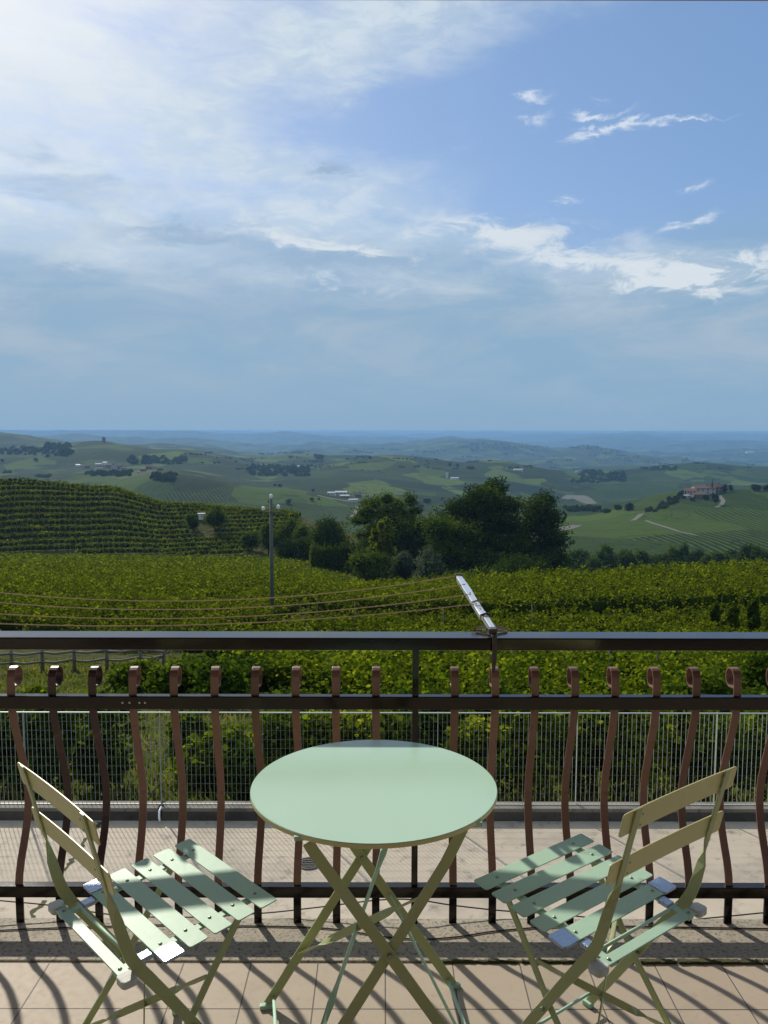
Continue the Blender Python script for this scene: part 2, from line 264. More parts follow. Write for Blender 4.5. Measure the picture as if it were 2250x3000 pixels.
# ------------------------------------------------------------------ mesh helpers
def tag(o, label=None, cat=None, group=None, kind=None):
    if label: o['label'] = label
    if cat: o['category'] = cat
    if group: o['group'] = group
    if kind: o['kind'] = kind
    return o
def empty(name, loc=(0, 0, 0), rz=0.0, label=None, cat=None, group=None):
    o = bpy.data.objects.new(name, None); col.objects.link(o); o.location = loc; o.rotation_euler = (0, 0, rz)
    o.empty_display_size = 0.1; return tag(o, label, cat, group)
class MB:
    def __init__(s): s.v = []; s.f = []; s.mi = []
    def add(s, vs, fs, mi=0):
        o = len(s.v); s.v += [tuple(p) for p in vs]; s.f += [tuple(i+o for i in f) for f in fs]; s.mi += [mi]*len(fs)
    def box(s, c, d, rz=0.0, mi=0):
        a, b_, c_ = d[0]/2, d[1]/2, d[2]/2; cz, sz = math.cos(rz), math.sin(rz); vs = []
        for x, y, z in ((-a,-b_,-c_),(a,-b_,-c_),(a,b_,-c_),(-a,b_,-c_),(-a,-b_,c_),(a,-b_,c_),(a,b_,c_),(-a,b_,c_)):
            vs.append((c[0]+x*cz-y*sz, c[1]+x*sz+y*cz, c[2]+z))
        s.add(vs, [(0,3,2,1),(4,5,6,7),(0,1,5,4),(1,2,6,5),(2,3,7,6),(3,0,4,7)], mi)
    def strip(s, pts, sides, w, t, mi=0):
        """flat bar swept along pts; sides = direction of its width at each point"""
        pts = [Vector(p) for p in pts]; n = len(pts); rings = []
        if not isinstance(sides, list): sides = [sides]*n
        ww = w if isinstance(w, list) else [w]*n
        for i, p in enumerate(pts):
            T = (pts[min(i+1, n-1)]-pts[max(i-1, 0)]).normalized(); S = Vector(sides[i]); S = (S-T*S.dot(T)).normalized(); N = T.cross(S)
            a, b_ = S*ww[i]/2, N*t/2; rings.append([p-a-b_, p+a-b_, p+a+b_, p-a+b_])
        vs = [v for r_ in rings for v in r_]; fs = []
        for i in range(n-1):
            for k in range(4): fs.append((i*4+k, i*4+(k+1) % 4, i*4+4+(k+1) % 4, i*4+4+k))
        fs += [(3, 2, 1, 0), tuple((n-1)*4+k for k in range(4))]; s.add(vs, fs, mi)
    def tube(s, pts, r, seg=8, mi=0):
        pts = [Vector(p) for p in pts]; n = len(pts); rr = r if isinstance(r, list) else [r]*n; vs = []; fs = []
        up = Vector((0.13, 0.21, 0.97))
        for i, p in enumerate(pts):
            T = (pts[min(i+1, n-1)]-pts[max(i-1, 0)]).normalized()
            if abs(T.dot(up)) > 0.97: up = Vector((0.9, 0.3, 0.1))
            A = T.cross(up).normalized(); B = T.cross(A)
            for k in range(seg):
                a = 2*math.pi*k/seg; vs.append(p+(A*math.cos(a)+B*math.sin(a))*rr[i])
        for i in range(n-1):
            for k in range(seg): fs.append((i*seg+k, i*seg+(k+1) % seg, (i+1)*seg+(k+1) % seg, (i+1)*seg+k))
        fs += [tuple(range(seg))[::-1], tuple((n-1)*seg+k for k in range(seg))]; s.add(vs, fs, mi)
    def lathe(s, prof, c=(0, 0, 0), seg=32, mi=0):
        vs = []; fs = []; n = len(prof)
        for (r_, z) in prof:
            for k in range(seg):
                a = 2*math.pi*k/seg; vs.append((c[0]+r_*math.cos(a), c[1]+r_*math.sin(a), c[2]+z))
        for i in range(n-1):
            for k in range(seg): fs.append((i*seg+k, i*seg+(k+1) % seg, (i+1)*seg+(k+1) % seg, (i+1)*seg+k))
        fs += [tuple(range(seg))[::-1], tuple((n-1)*seg+k for k in range(seg))]; s.add(vs, fs, mi)
    def plate(s, L, W, T, r, M4, curve=0.0, mi=0):
        """plate with rounded corners, long axis x; optional bow of the long axis"""
        out_ = []
        for cx, cy, a0 in ((L/2-r, W/2-r, 0), (-L/2+r, W/2-r, 90), (-L/2+r, -W/2+r, 180), (L/2-r, -W/2+r, 270)):
            for k in range(4): a = R(a0+30*k); out_.append((cx+r*math.cos(a), cy+r*math.sin(a)))
        # sample as columns along x to allow a bow
        N = 14; xs = [-L/2+L*i/N for i in range(N+1)]
        def half(x):
            e = abs(x)-(L/2-r)
            return W/2 if e <= 0 else W/2-r+math.sqrt(max(0, r*r-e*e))
        xs = sorted(set([-L/2, -L/2+r*0.3, -L/2+r]+[x for x in xs if abs(x) < L/2-r]+[L/2-r, L/2-r*0.3, L/2])); vs = []; fs = []
        for x in xs:
            h_ = max(half(x), W/2-r); z0 = curve*((2*x/L)**2-0.33)
            for y, z in ((-h_, -T/2), (h_, -T/2), (h_, T/2), (-h_, T/2)): vs.append(M4 @ Vector((x, y, z+z0)))
        n = len(xs)
        for i in range(n-1):
            for k in range(4): fs.append((i*4+k, i*4+(k+1) % 4, i*4+4+(k+1) % 4, i*4+4+k))
        fs += [(3, 2, 1, 0), tuple((n-1)*4+k for k in range(4))]; s.add(vs, fs, mi)
    def build(s, name, mats, parent=None, bevel=0.0, smooth=False):
        me = bpy.data.meshes.new(name); me.from_pydata([tuple(v) for v in s.v], [], s.f); me.update()
        for mm in (mats if isinstance(mats, list) else [mats]): me.materials.append(mm)
        if any(s.mi): me.polygons.foreach_set('material_index', s.mi)
        if smooth: me.polygons.foreach_set('use_smooth', [True]*len(me.polygons))
        o = bpy.data.objects.new(name, me); col.objects.link(o)
        if parent: o.parent = parent
        if bevel:
            bm_ = o.modifiers.new('bevel', 'BEVEL'); bm_.width = bevel; bm_.segments = 2; bm_.limit_method = 'ANGLE'; bm_.angle_limit = R(40)
        return o
def np_mesh(name, V, Fc, mats, parent=None, extra=None):
    """mesh from numpy arrays; extra = list of (vertices, faces, material index) with another face size"""
    sets = [(np.asarray(V, np.float32).reshape(-1, 3), np.asarray(Fc, np.int32), 0)]+[(np.asarray(a, np.float32).reshape(-1, 3), np.asarray(b, np.int32), m_) for a, b, m_ in (extra or [])]
    vs = []; li = []; ls = []; mi = []; o0 = 0; l0 = 0
    for a, b, m_ in sets:
        vs.append(a); li.append((b+o0).ravel()); ls.append(l0+np.arange(0, b.size, b.shape[1])); mi.append(np.full(len(b), m_)); o0 += len(a); l0 += b.size
    vs = np.concatenate(vs); li = np.concatenate(li); ls = np.concatenate(ls); mi = np.concatenate(mi)
    me = bpy.data.meshes.new(name); me.vertices.add(len(vs)); me.vertices.foreach_set('co', vs.ravel()); me.loops.add(len(li)); me.loops.foreach_set('vertex_index', li.astype(np.int32))
    me.polygons.add(len(ls)); me.polygons.foreach_set('loop_start', ls.astype(np.int32))
    for mm in (mats if isinstance(mats, list) else [mats]): me.materials.append(mm)
    me.polygons.foreach_set('material_index', mi.astype(np.int32)); me.update(calc_edges=True); me.validate()
    o = bpy.data.objects.new(name, me); col.objects.link(o)
    if parent: o.parent = parent
    return o
_su = [(math.cos(2*math.pi*k/8)*math.cos(R(t)), math.sin(2*math.pi*k/8)*math.cos(R(t)), math.sin(R(t))) for t in (-75, -35, 5, 45, 78) for k in range(8)]
_sf = [(i*8+k, i*8+(k+1) % 8, (i+1)*8+(k+1) % 8, (i+1)*8+k) for i in range(4) for k in range(8)]
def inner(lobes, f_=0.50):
    """solid cores added to fill a crown and block light passing through"""
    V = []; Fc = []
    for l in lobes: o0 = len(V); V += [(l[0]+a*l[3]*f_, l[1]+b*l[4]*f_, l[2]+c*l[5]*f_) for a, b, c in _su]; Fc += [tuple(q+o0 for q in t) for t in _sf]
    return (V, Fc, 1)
def leaves(P, S, shape='leaf', up=0.35, rg=rng):
    """N x 3 centres, N sizes -> vertices and faces of separate leaf blades"""
    N = len(P); nrm = rg.normal(size=(N, 3)); nrm[:, 2] = np.abs(nrm[:, 2])+up; nrm /= np.linalg.norm(nrm, axis=1)[:, None]
    a = rg.normal(size=(N, 3)); T = np.cross(nrm, a); T /= np.linalg.norm(T, axis=1)[:, None]; B = np.cross(nrm, T)
    if shape == 'leaf':
        o = np.array([(-.5, 0, 0), (-.28, -.42, .06), (.1, -.5, .10), (.5, -.12, -.05), (.5, .12, -.05), (.1, .5, .10), (-.28, .42, .06)])
    elif shape == 'long': o = np.array([(-.8, 0, 0), (0, -.2, .05), (.8, 0, -.05), (0, .2, .05)])
    else: o = np.array([(-.55, -.1, 0), (.0, -.52, .1), (.55, .08, -.05), (.05, .5, .1)])
    k = len(o); S = S[:, None, None]
    V = P[:, None, :]+S*(o[None, :, 0:1]*T[:, None, :]+o[None, :, 1:2]*B[:, None, :]+o[None, :, 2:3]*nrm[:, None, :])
    return V.reshape(-1, 3), np.arange(N*k).reshape(N, k)

# ------------------------------------------------------------------ the land
def z_of(v, y):
    a = math.atan((v-1500)/F)+PITCH; return H-y*math.tan(a)
UC = [0, 300, 500, 800, 1100, 1400, 1700, 2000, 2250]
ROWS = [  # distance, value per column: image row where that ground shows (>1000) or a height
 (8, [-3.9]*9), (11.5, [-4.1]*9), (20, [-6.0]*9), (30, [-8.2]*9), (42, [-10.6]*9), (63, [-12.9, -12.9, -12.9, -13.0, -13.0, -13.2, -13.0, -12.8, -12.5]),
 (85, [-15.8]*4+[-16.0, -15.8, -15.2, -14.8, -14.4]), (100, [-17.6]*4+[-18.6, -17.6, -16.8, -16.2, -15.8]), (118, [-20, -20, -20, -20, -21.5, -22, -21, -20, -19]),
 (160, [-25.3, -25.3, -25.3, -25.6, -28, -33, -35, -34, -33]), (200, [-30.2, -30.3, -30.5, -31, -33.3, -38, -46, -46, -45]),
 (235, [-34.2, -34.6, -34.8, -35, -36.5, -44, -52, -53, -52]), (258, [-25.5, -27.5, -30.5, -31.5, -35, -47, -55, -56, -56]),
 (285, [-15.2, -18.3, -24.1, -26.0, -34, -50, -58, -59, -59]), (300, [-15.5, -19, -25, -27.5, -36, -52, -60, -60, -60]),
 (340, [-24, -30, -36, -40, -48, -58, -62, -62, -61]), (400, [-55, -58, -62, -65, -68, -68, -66, -65, -64]),
 (500, [-85, -88, -90, -90, -88, -80, 1612, 1590, 1585]), (650, [-95, -96, -97, -97, -94, -84, 1560, 1535, 1522]),
 (780, [-96, -97, -98, -98, -96, -90, 1522, 1475, 1462]), (880, [-96, -97, -98, -98, -97, -94, 1508, 1438, 1428]),
 (960, [-96, -97, -96, -97, -97, -98, -85, -72, -66]), (1100, [1440, 1425, 1398, 1434, 1482, 1500, -100, -100, -100]),
 (1300, [1415, 1398, 1392, 1448, 1462, 1470, -105, -108, -110]), (1500, [1385, 1370, 1378, 1440, 1440, 1450, 1475, -110, -112]),
 (1800, [1352, 1352, 1362, 1400, 1405, 1420, 1432, 1420, 1435]), (2300, [1330, 1287, 1310, 1343, 1342, 1358, 1384, 1382, 1402]),
 (3200, [1268, 1312, 1332, 1352, 1356, 1366, 1376, 1372, 1385]), (5200, [1290, 1315, 1300, 1325, 1345, 1352, 1358, 1352, 1362]),
 (8500, [1284, 1292, 1298, 1315, 1309, 1303, 1322, 1330, 1336]), (10500, [1300, 1302, 1304, 1316, 1314, 1310, 1318, 1318, 1322]),
 (15000, [1265, 1266, 1269, 1276, 1286, 1292, 1288, 1286, 1292]), (19000, [1278, 1276, 1280, 1283, 1284, 1284, 1279, 1280, 1282]),
 (26000, [1266, 1267, 1268, 1269, 1270, 1271, 1272, 1273, 1274]), (32000, [1274]*9), (42000, [1270]*9)]
SC = np.array([(u-1125)/F for u in UC]); LY = np.log([r_[0] for r_ in ROWS])
ZT = np.array([[z_of(v, r_[0]) if v > 1000 else v for v in r_[1]] for r_ in ROWS])
NY, NS = 600, 331
ly = np.linspace(math.log(8), math.log(42000), NY)
Zc = np.array([np.interp(ly, LY, ZT[:, k]) for k in range(9)]).T
ker = np.hanning(9)[1:-1]; ker /= ker.sum()
pad = np.pad(Zc, ((3, 3), (0, 0)), 'edge'); Zc = np.array([np.convolve(pad[:, k], ker, 'valid') for k in range(9)]).T
sg = np.linspace(-0.85, 0.85, NS)
Zg = np.zeros((NY, NS)); xg = np.zeros((NY, NS)); yy = np.exp(ly)
for i in range(NY):
    xs = sg*(yy[i]+22*min(1, 60/yy[i])); rr = xs/yy[i]; xg[i] = xs
    f_ = np.interp(rr, SC, np.arange(9)); f0 = np.clip(f_.astype(int), 0, 7); w = f_-f0; w = w*w*(3-2*w)
    Zg[i] = Zc[i, f0]*(1-w)+Zc[i, f0+1]*w
    if yy[i] > 320:
        a = min(1, (yy[i]-320)/900)
        for j in range(NS):
            p = Vector((xs[j]/900, yy[i]/900, 0.2)); q_ = Vector((xs[j]/2600, yy[i]/2600, 1.2))
            rg_ = mnoise.fractal(Vector((xs[j]/900+.3*math.sin(yy[i]/900), yy[i]/1100, 2.7)), 0.9, 2.0, 4)*1.5
            fr_ = mnoise.fractal(Vector((xs[j]/1900, yy[i]/2600, 5.2)), 0.8, 2.0, 5)*1.9
            far_ = max(0, min(1, (yy[i]-3000)/3000))
            Zg[i, j] += a*(5.5*mnoise.fractal(p, 1.0, 2.0, 4)+min(12, yy[i]*0.0020)*mnoise.noise(q_)+max(0, min(1, (yy[i]-960)/500))*min(34, yy[i]*.013)*rg_*(1-far_)+far_*min(64, yy[i]*.0115)*fr_)
    else:
        for j in range(0, NS): Zg[i, j] += 0.12*mnoise.noise(Vector((xs[j]/4, yy[i]/4, 0)))
Zg = np.minimum(Zg, 2.0)
V = np.stack([xg, np.repeat(yy[:, None], NS, 1), Zg], 2).reshape(-1, 3)
ii, jj = np.meshgrid(np.arange(NY-1), np.arange(NS-1), indexing='ij'); a = (ii*NS+jj).ravel()
Fq = np.stack([a, a+1, a+NS+1, a+NS], 1)
ground = np_mesh('ground', V, Fq, M['land']); ground.data.polygons.foreach_set('use_smooth', [True]*len(Fq))
tag(ground, kind='structure')
def gz(x, y):
    x = np.asarray(x, float); y = np.asarray(y, float)
    fi = np.clip((np.log(y)-ly[0])/(ly[1]-ly[0]), 0, NY-1.001); s_ = x/(y+22*np.minimum(1, 60/y)); fj = np.clip((s_+0.85)/1.7*(NS-1), 0, NS-1.001)
    i0 = fi.astype(int); j0 = fj.astype(int); a_ = fi-i0; b_ = fj-j0
    return (Zg[i0, j0]*(1-a_)+Zg[i0+1, j0]*a_)*(1-b_)+(Zg[i0, j0+1]*(1-a_)+Zg[i0+1, j0+1]*a_)*b_
def gz1(x, y): return float(gz(np.array([x]), np.array([y]))[0])

# ------------------------------------------------------------------ vineyards
def row_points(p0, p1, per_m, hgt=1.75, wid=0.75, keep=None, rg=rng, pitch=1.25):
    """leaf positions on a row of vine plants between two ground points"""
    p0 = np.array(p0, float); p1 = np.array(p1, float); L = np.linalg.norm(p1-p0); n = int(L*per_m)
    if n < 4: return np.zeros((0, 3))
    npl = max(1, int(round(L/pitch))); ph = rg.random(npl); pw = rg.random(npl); k = rg.integers(0, npl, n)
    a = rg.random(n)*2*math.pi; b = np.arccos(rg.random(n)*2-1); rad = 0.72+0.34*rg.random(n)
    s_ = (k+.5)*L/npl+(pw[k]-.5)*.3+np.sin(b)*np.cos(a)*rad*pitch*.56
    off = np.sin(b)*np.sin(a)*rad*wid*(.40+.30*pw[k])+.15*(ph[k]-.5); hh = hgt*(.78+.36*ph[k]); z = hh*.56+np.cos(b)*rad*hh*.46
    z += (rg.random(n) < .05)*rg.random(n)*0.35; d = (p1-p0)/L; x = p0[0]+d[0]*s_-d[1]*off; y = p0[1]+d[1]*s_+d[0]*off
    z += gz(x, y); P = np.stack([x, y, z], 1)
    return P if keep is None else P[keep(P)]
def row_core(p0, p1, hgt, wid, keep, n=4):  # solid core added inside a vine row so light does not leak through
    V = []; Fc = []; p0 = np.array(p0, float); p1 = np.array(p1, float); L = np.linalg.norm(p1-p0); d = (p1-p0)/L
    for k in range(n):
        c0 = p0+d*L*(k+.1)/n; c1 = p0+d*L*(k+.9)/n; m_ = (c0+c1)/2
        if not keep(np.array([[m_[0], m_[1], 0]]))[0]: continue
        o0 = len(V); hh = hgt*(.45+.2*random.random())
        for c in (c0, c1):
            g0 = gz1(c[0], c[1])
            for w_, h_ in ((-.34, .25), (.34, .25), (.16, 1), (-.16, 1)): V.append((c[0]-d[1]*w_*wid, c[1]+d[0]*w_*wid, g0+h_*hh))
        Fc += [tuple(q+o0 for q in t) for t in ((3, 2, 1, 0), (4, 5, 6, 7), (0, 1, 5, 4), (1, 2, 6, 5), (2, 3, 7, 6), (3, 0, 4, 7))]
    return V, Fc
def field(name, ys, slope, ratio, keep, m, label, size=(0.05, 0.0018), cover=2.7, hgt=1.75, shape='quad'):
    PP = []; SS = []; CV = []; CF = []
    for y0 in ys:
        y0 = y0+random.uniform(-.35, .35); s0 = ratio[0]*y0; s1 = ratio[1]*y0; step = 6.0
        for xa in np.arange(s0, s1, step):
            xb = min(xa+step, s1); ym = y0+slope*(xa+xb)/2
            sz = size[0]+size[1]*ym; P = row_points((xa, y0+slope*xa), (xb, y0+slope*xb), cover/sz**2, hgt*(0.92+0.16*random.random()), keep=keep)
            PP.append(P); SS.append(np.full(len(P), sz)*(0.7+0.6*rng.random(len(P))))
            if len(P) > 5: cv, cf = row_core((xa, y0+slope*xa), (xb, y0+slope*xb), hgt, .7, keep); CF += [tuple(q+len(CV) for q in t) for t in cf]; CV += cv
    P = np.concatenate(PP); S = np.concatenate(SS); V, Fc = leaves(P, S, shape, 0.5)
    o = np_mesh(name, V, Fc, [m, M['core']], None, [(CV, CF, 1)]); tag(o, label, 'vineyard', None, 'stuff'); print(name, len(P)); return o
def U(P): return P[:, 0]/P[:, 1]*F+1125
GAP = lambda y: np.interp(y, [45, 60, 85, 105], [560, 860, 1010, 1090])
field('vineyard', np.arange(46, 238, 2.45), 0.10, (-0.52, 0.05),
      lambda P: (U(P) < np.interp(P[:, 1], [60, 85, 120, 170, 235], [800, 960, 1105, 1010, 900])) & (U(P) < GAP(P[:, 1])-12+500*(P[:, 1] > 105)) & (P[:, 1] > 47+0*P[:, 0]) & ((U(P) > 420-(P[:, 1]-47)*60)) & (P[:, 1] < 241), M['vine'],
      'broad leafy vineyard sloping away behind the utility pole')
field('vineyard', np.arange(66, 106, 2.1), 0.02, (-0.25, 0.56), lambda P: (U(P) > GAP(P[:, 1])+14) & (P[:, 1] < 104) & (P[:, 1] > 65), M['vine'],
      'tall bright vineyard rising to a crest right of the clothes line', hgt=2.35)
field('vineyard', np.arange(44, 62.5, 1.9), 0.02, (-0.25, 0.56), lambda P: (U(P) > GAP(P[:, 1])+14) & (P[:, 1] < 61.5) & (P[:, 1] > 44), M['vine'],
      'lower flatter vineyard band in front of the tall crest vines', hgt=1.45)
field('vineyard', np.arange(20, 46, 2.2), 0.03, (-0.30, 0.58), lambda P: (U(P) > np.interp(P[:, 1], [20, 26, 32, 40, 46], [1130, 900, 760, 640, 600])), M['vine_near'],
      'near vineyard of large bright leaves just below the top rail', size=(0.085, 0.0016), cover=2.5, hgt=1.9, shape='leaf')

# the countable rows on the left hillside: every row a thing of its own
ORD = ['lowest', 'second', 'third', 'fourth', 'fifth', 'sixth', 'seventh', 'eighth', 'ninth', 'tenth', 'eleventh', 'twelfth', 'thirteenth', 'fourteenth',
       'fifteenth', 'sixteenth', 'seventeenth', 'eighteenth', 'nineteenth', 'twentieth', 'twenty-first', 'twenty-second', 'twenty-third', 'twenty-fourth']
for k in range(17):
    yb = 229.0+4.5*k; PP = []; CV = []; CF = []
    for xa in np.arange(-150, -20, 6.0):
        kp = lambda P: (P[:, 1] > 236) & (P[:, 1] < 296) & (U(P) < np.interp(P[:, 1], [236, 256, 262, 300], [700, 760, 870, 880])) & ~((np.abs(U(P)-588) < 42) & (np.abs(P[:, 1]-262) < 7))
        f = lambda x: yb+0.26*(x+60)+2.0*math.sin(x*0.045+0.6)
        PP.append(row_points((xa, f(xa)), (xa+6, f(xa+6)), 46, 1.85, 0.85, kp, rng, 0.75)); cv, cf = row_core((xa, f(xa)), (xa+6, f(xa+6)), 2.3, .9, kp); CF += [tuple(q+len(CV) for q in t) for t in cf]; CV += cv
    P = np.concatenate(PP)
    if len(P) < 200: continue
    V, Fc = leaves(P, 0.36*(0.7+0.6*rng.random(len(P))), 'quad', 0.5)
    o = np_mesh('vine_row', V, Fc, [M['vine_hill'], M['core']], None, [(CV, CF, 1)])
    tag(o, '%s vine row from the foot of the left hillside' % ORD[k] if k else 'lowest vine row at the foot of the left hillside', 'vine row', 'vine rows across the left hillside')

# grass and weeds on the near slope
n = 42000; gx = (rng.random(n)-0.5)*2; gy = 11.6+rng.random(n)**0.8*34; gx = gx*(0.52*gy+2)
P = np.stack([gx, gy, gz(gx, gy)], 1); keep = (U(P) < np.interp(gy, [12, 20, 32, 46], [2600, 2300, 1000, 640])); P = P[keep]
hh = (0.10+0.22*rng.random(len(P)))*(0.7+0.5*np.array([mnoise.noise(Vector((p[0]*.5, p[1]*.5, 0))) for p in P])*1.2+0.3)
hh = np.clip(hh*np.where(P[:, 1] < 17, 1.5, 0.8), 0.05, 0.6); N = len(P); ang = rng.random(N)*6.28; wd_ = 0.012+0.0012*P[:, 1]
V = np.zeros((N, 4, 3)); lean = rng.normal(size=(N, 2))*0.35
for k, (sx, hz_) in enumerate(((-1, 0), (1, 0), (0.5, 0.6), (0, 1))):
    V[:, k, 0] = P[:, 0]+sx*wd_*np.cos(ang)+lean[:, 0]*hh*hz_**2; V[:, k, 1] = P[:, 1]+sx*wd_*np.sin(ang)+lean[:, 1]*hh*hz_**2; V[:, k, 2] = P[:, 2]-0.03+hh*hz_
o = np_mesh('grass', V.reshape(-1, 3), np.arange(N*4).reshape(N, 4), M['grass']); tag(o, 'long yellow-green grass on the slope behind the grating fence', 'grass', None, 'stuff')

for i, (u, y, h_) in enumerate([(962, 34, 2.0), (1100, 36, 1.9), (1215, 33, 2.0), (1340, 35, 2.1), (1500, 34, 2.0), (1650, 36, 2.0), (1780, 33, 2.1), (1920, 35, 2.0), (900, 44, 1.9), (1040, 57, 2.0), (1300, 56, 1.9), (1560, 57, 2.0), (930, 61, 1.9), (880, 58, 1.8)]):
    x = (u-1125)/F*(y*math.cos(PITCH)+1.2); z = gz1(x, y); b_ = MB(); b_.tube([(0, 0, -.2), (.01, 0, h_*.5), (.03*math.sin(i), 0, h_+.25)], [.035, .033, .03], 7); o = b_.build('vine_stake', M['wood'], smooth=True); o.location = (x, y, z)
    tag(o, 'thin weathered wooden stake standing up among the near vine rows', 'stake', 'stakes among the near vines')
# ------------------------------------------------------------------ trees and shrubs
def crown_points(lobes, n, holes=0.5, seed=0, shell=0.5):
    rg = np.random.default_rng(seed); vol = np.array([l[3]*l[4]*l[5] for l in lobes]); cnt = (n*vol**0.8/np.sum(vol**0.8)).astype(int); PP = []
    for l, c in zip(lobes, cnt):
        d = rg.normal(size=(c, 3)); d /= np.linalg.norm(d, axis=1)[:, None]; r_ = (shell+(1-shell)*rg.random(c)**0.6)
        k = np.array([0.78+0.58*mnoise.noise(Vector((v[0]*2.2+l[0], v[1]*2.2+seed, v[2]*2.2)))+0.16*mnoise.noise(Vector((v[0]*6, v[1]*6+seed, v[2]*6))) for v in d])
        p = d*(r_*k)[:, None]*np.array(l[3:6])+np.array(l[:3])
        h_ = np.array([mnoise.noise(Vector((q_[0]*1.3/max(l[3], .4)*2, q_[1]*1.3/max(l[3], .4)*2, q_[2]*1.3/max(l[3], .4)*2+seed))) for q_ in p])
        PP.append(p[h_ > -holes])
    return np.concatenate(PP)
def make_tree(name, x, y, hgt, wid, m, label, cat='tree', n=6000, leaf=0.4, seed=1, style='round', group=None, shape='quad', base=None, trunk_frac=0.25):
    z0 = gz1(x, y) if base is None else base; rg = random.Random(seed); root = empty(name, (x, y, z0), 0, label, cat, group); lobes = []; H_ = hgt
    if style == 'round':
        for k in range(9):
            a = rg.random()*6.28; rr = rg.random()**.5*0.30*wid; zz = H_*(trunk_frac+0.18+0.62*rg.random()*(1-trunk_frac)); s_ = 0.30-0.10*abs(zz/H_-0.6)
            lobes.append((rr*math.cos(a), rr*math.sin(a), zz, wid*s_*(.8+.5*rg.random()), wid*s_, H_*0.17*(.8+.5*rg.random())))
        lobes.append((0, 0, H_*(0.55+trunk_frac*.3), wid*0.36, wid*0.36, H_*0.32))
    elif style == 'tall':
        for k in range(22):
            f_ = k/21; a = k*2.4+rg.random(); w_ = wid*0.5*(0.62+0.42*math.sin(math.pi*(0.10+0.80*f_))); rr = w_*(0.35+.35*rg.random())
            lobes.append((rr*math.cos(a), rr*math.sin(a), H_*(0.12+0.78*f_), w_*(.45+.25*rg.random()), w_*(.45+.25*rg.random()), H_*0.09*(1+.5*rg.random())))
    elif style == 'bush':
        for k in range(6):
            a = rg.random()*6.28; rr = rg.random()*0.28*wid
            lobes.append((rr*math.cos(a), rr*math.sin(a), H_*(0.35+0.35*rg.random()), wid*0.28*(.8+.5*rg.random()), wid*.28, H_*0.28*(.8+.4*rg.random())))
        lobes.append((0, 0, H_*.4, wid*.42, wid*.42, H_*.42))
    elif style == 'hedge':
        for k in range(9):
            f_ = (k/8-.5); lobes.append((f_*wid*0.9, rg.uniform(-.6, .6), H_*(0.42+0.08*rg.random()), wid*0.10, 1.6, H_*0.52*(.85+.3*rg.random())))
    elif style == 'cone':
        for k in range(8):
            f_ = k/7; w_ = wid*.5*(1-f_*.85); lobes.append((0, 0, H_*(0.12+.82*f_), w_, w_, H_*.10))
    P = crown_points(lobes, n, seed=seed); P = P[P[:, 2] > 0.02*H_]
    rg2 = np.random.default_rng(seed); S = leaf*(0.6+0.8*rg2.random(len(P))); V, Fc = leaves(P, S, shape, 0.35, rg2)
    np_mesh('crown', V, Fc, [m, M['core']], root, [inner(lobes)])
    tb = MB(); r0 = max(0.03, H_*0.018)
    top = H_*0.72; pts = [Vector((0.25*math.sin(i*1.3+seed)*H_*0.03, 0.2*math.cos(i*1.7)*H_*0.03, -0.4+(top+0.4)*i/6)) for i in range(7)]
    tb.tube(pts, [r0*(1.25-0.9*i/6) for i in range(7)], 8)
    for k in range(7):
        b_ = pts[2+k % 4]; l = lobes[k % len(lobes)]; e_ = Vector(l[:3]); mid = b_.lerp(e_, .55)+Vector((0, 0, H_*.03)); tb.tube([b_, mid, e_], [r0*.5, r0*.35, r0*.12], 6)
    tb.build('trunk', M['bark'], root, smooth=True); return root
def at(u, y): return (u-1125)/F*(math.cos(PITCH)*y+math.sin(PITCH)*25)
def hpx(v_top, y, z0): return z_of(v_top, y)-z0
def tree_at(name, u, y, vtop, wpx, m, label, **kw):
    x = at(u, y); z0 = gz1(x, y); h_ = z_of(vtop, y)-z0; return make_tree(name, x, y, h_, wpx*y/F, m, label, **kw)
tree_at('broadleaf_tree', 1430, 190, 1400, 290, M['darktree'], 'largest dark broadleaf tree in the middle of the valley grove', n=42000, leaf=0.42, seed=11, style='tall')
tree_at('broadleaf_tree', 1578, 196, 1434, 205, M['darktree'], 'dark tree at the right end of the valley grove', n=24000, leaf=0.42, seed=12, style='tall')
tree_at('broadleaf_tree', 1360, 200, 1440, 170, M['darktree'], 'dark tree on the left shoulder of the largest grove tree', n=9000, leaf=0.42, seed=19, style='tall')
tree_at('broadleaf_tree', 1108, 205, 1438, 175, M['midtree'], 'left crown of the twin trees left of the largest grove tree', n=12000, leaf=0.40, seed=13, style='tall')
tree_at('broadleaf_tree', 1175, 212, 1442, 150, M['midtree'], 'right crown of the twin trees left of the largest grove tree', n=9000, leaf=0.40, seed=14, style='tall')
tree_at('broadleaf_tree', 1305, 180, 1500, 200, M['midtree'], 'mid-green tree under the left side of the largest grove tree', n=9000, leaf=0.38, seed=15, style='round')
tree_at('broadleaf_tree', 1235, 215, 1505, 180, M['midtree'], 'small tree between the twin trees and the largest grove tree', n=6000, leaf=0.38, seed=16, style='round')
tree_at('broadleaf_tree', 1118, 185, 1512, 90, M['vine'], 'small light green tree in front of the twin trees', n=6000, leaf=0.34, seed=17, style='tall')
tree_at('broadleaf_tree', 960, 222, 1500, 190, M['darktree'], 'low round very dark tree behind the clipped hedge', n=9000, leaf=0.40, seed=18, style='bush')
tree_at('shrub', 1175, 165, 1585, 95, M['greytree'], 'smaller grey-green willow shrub at the foot of the grove', cat='shrub', n=6000, leaf=0.32, seed=21, style='bush')
tree_at('shrub', 1258, 160, 1590, 120, M['greytree'], 'larger grey-green willow shrub at the foot of the grove', cat='shrub', n=7500, leaf=0.32, seed=22, style='bush')
tree_at('shrub', 1375, 150, 1636, 190, M['midtree'], 'dark bush under the largest grove tree', cat='shrub', n=5000, leaf=0.3, seed=23, style='bush')
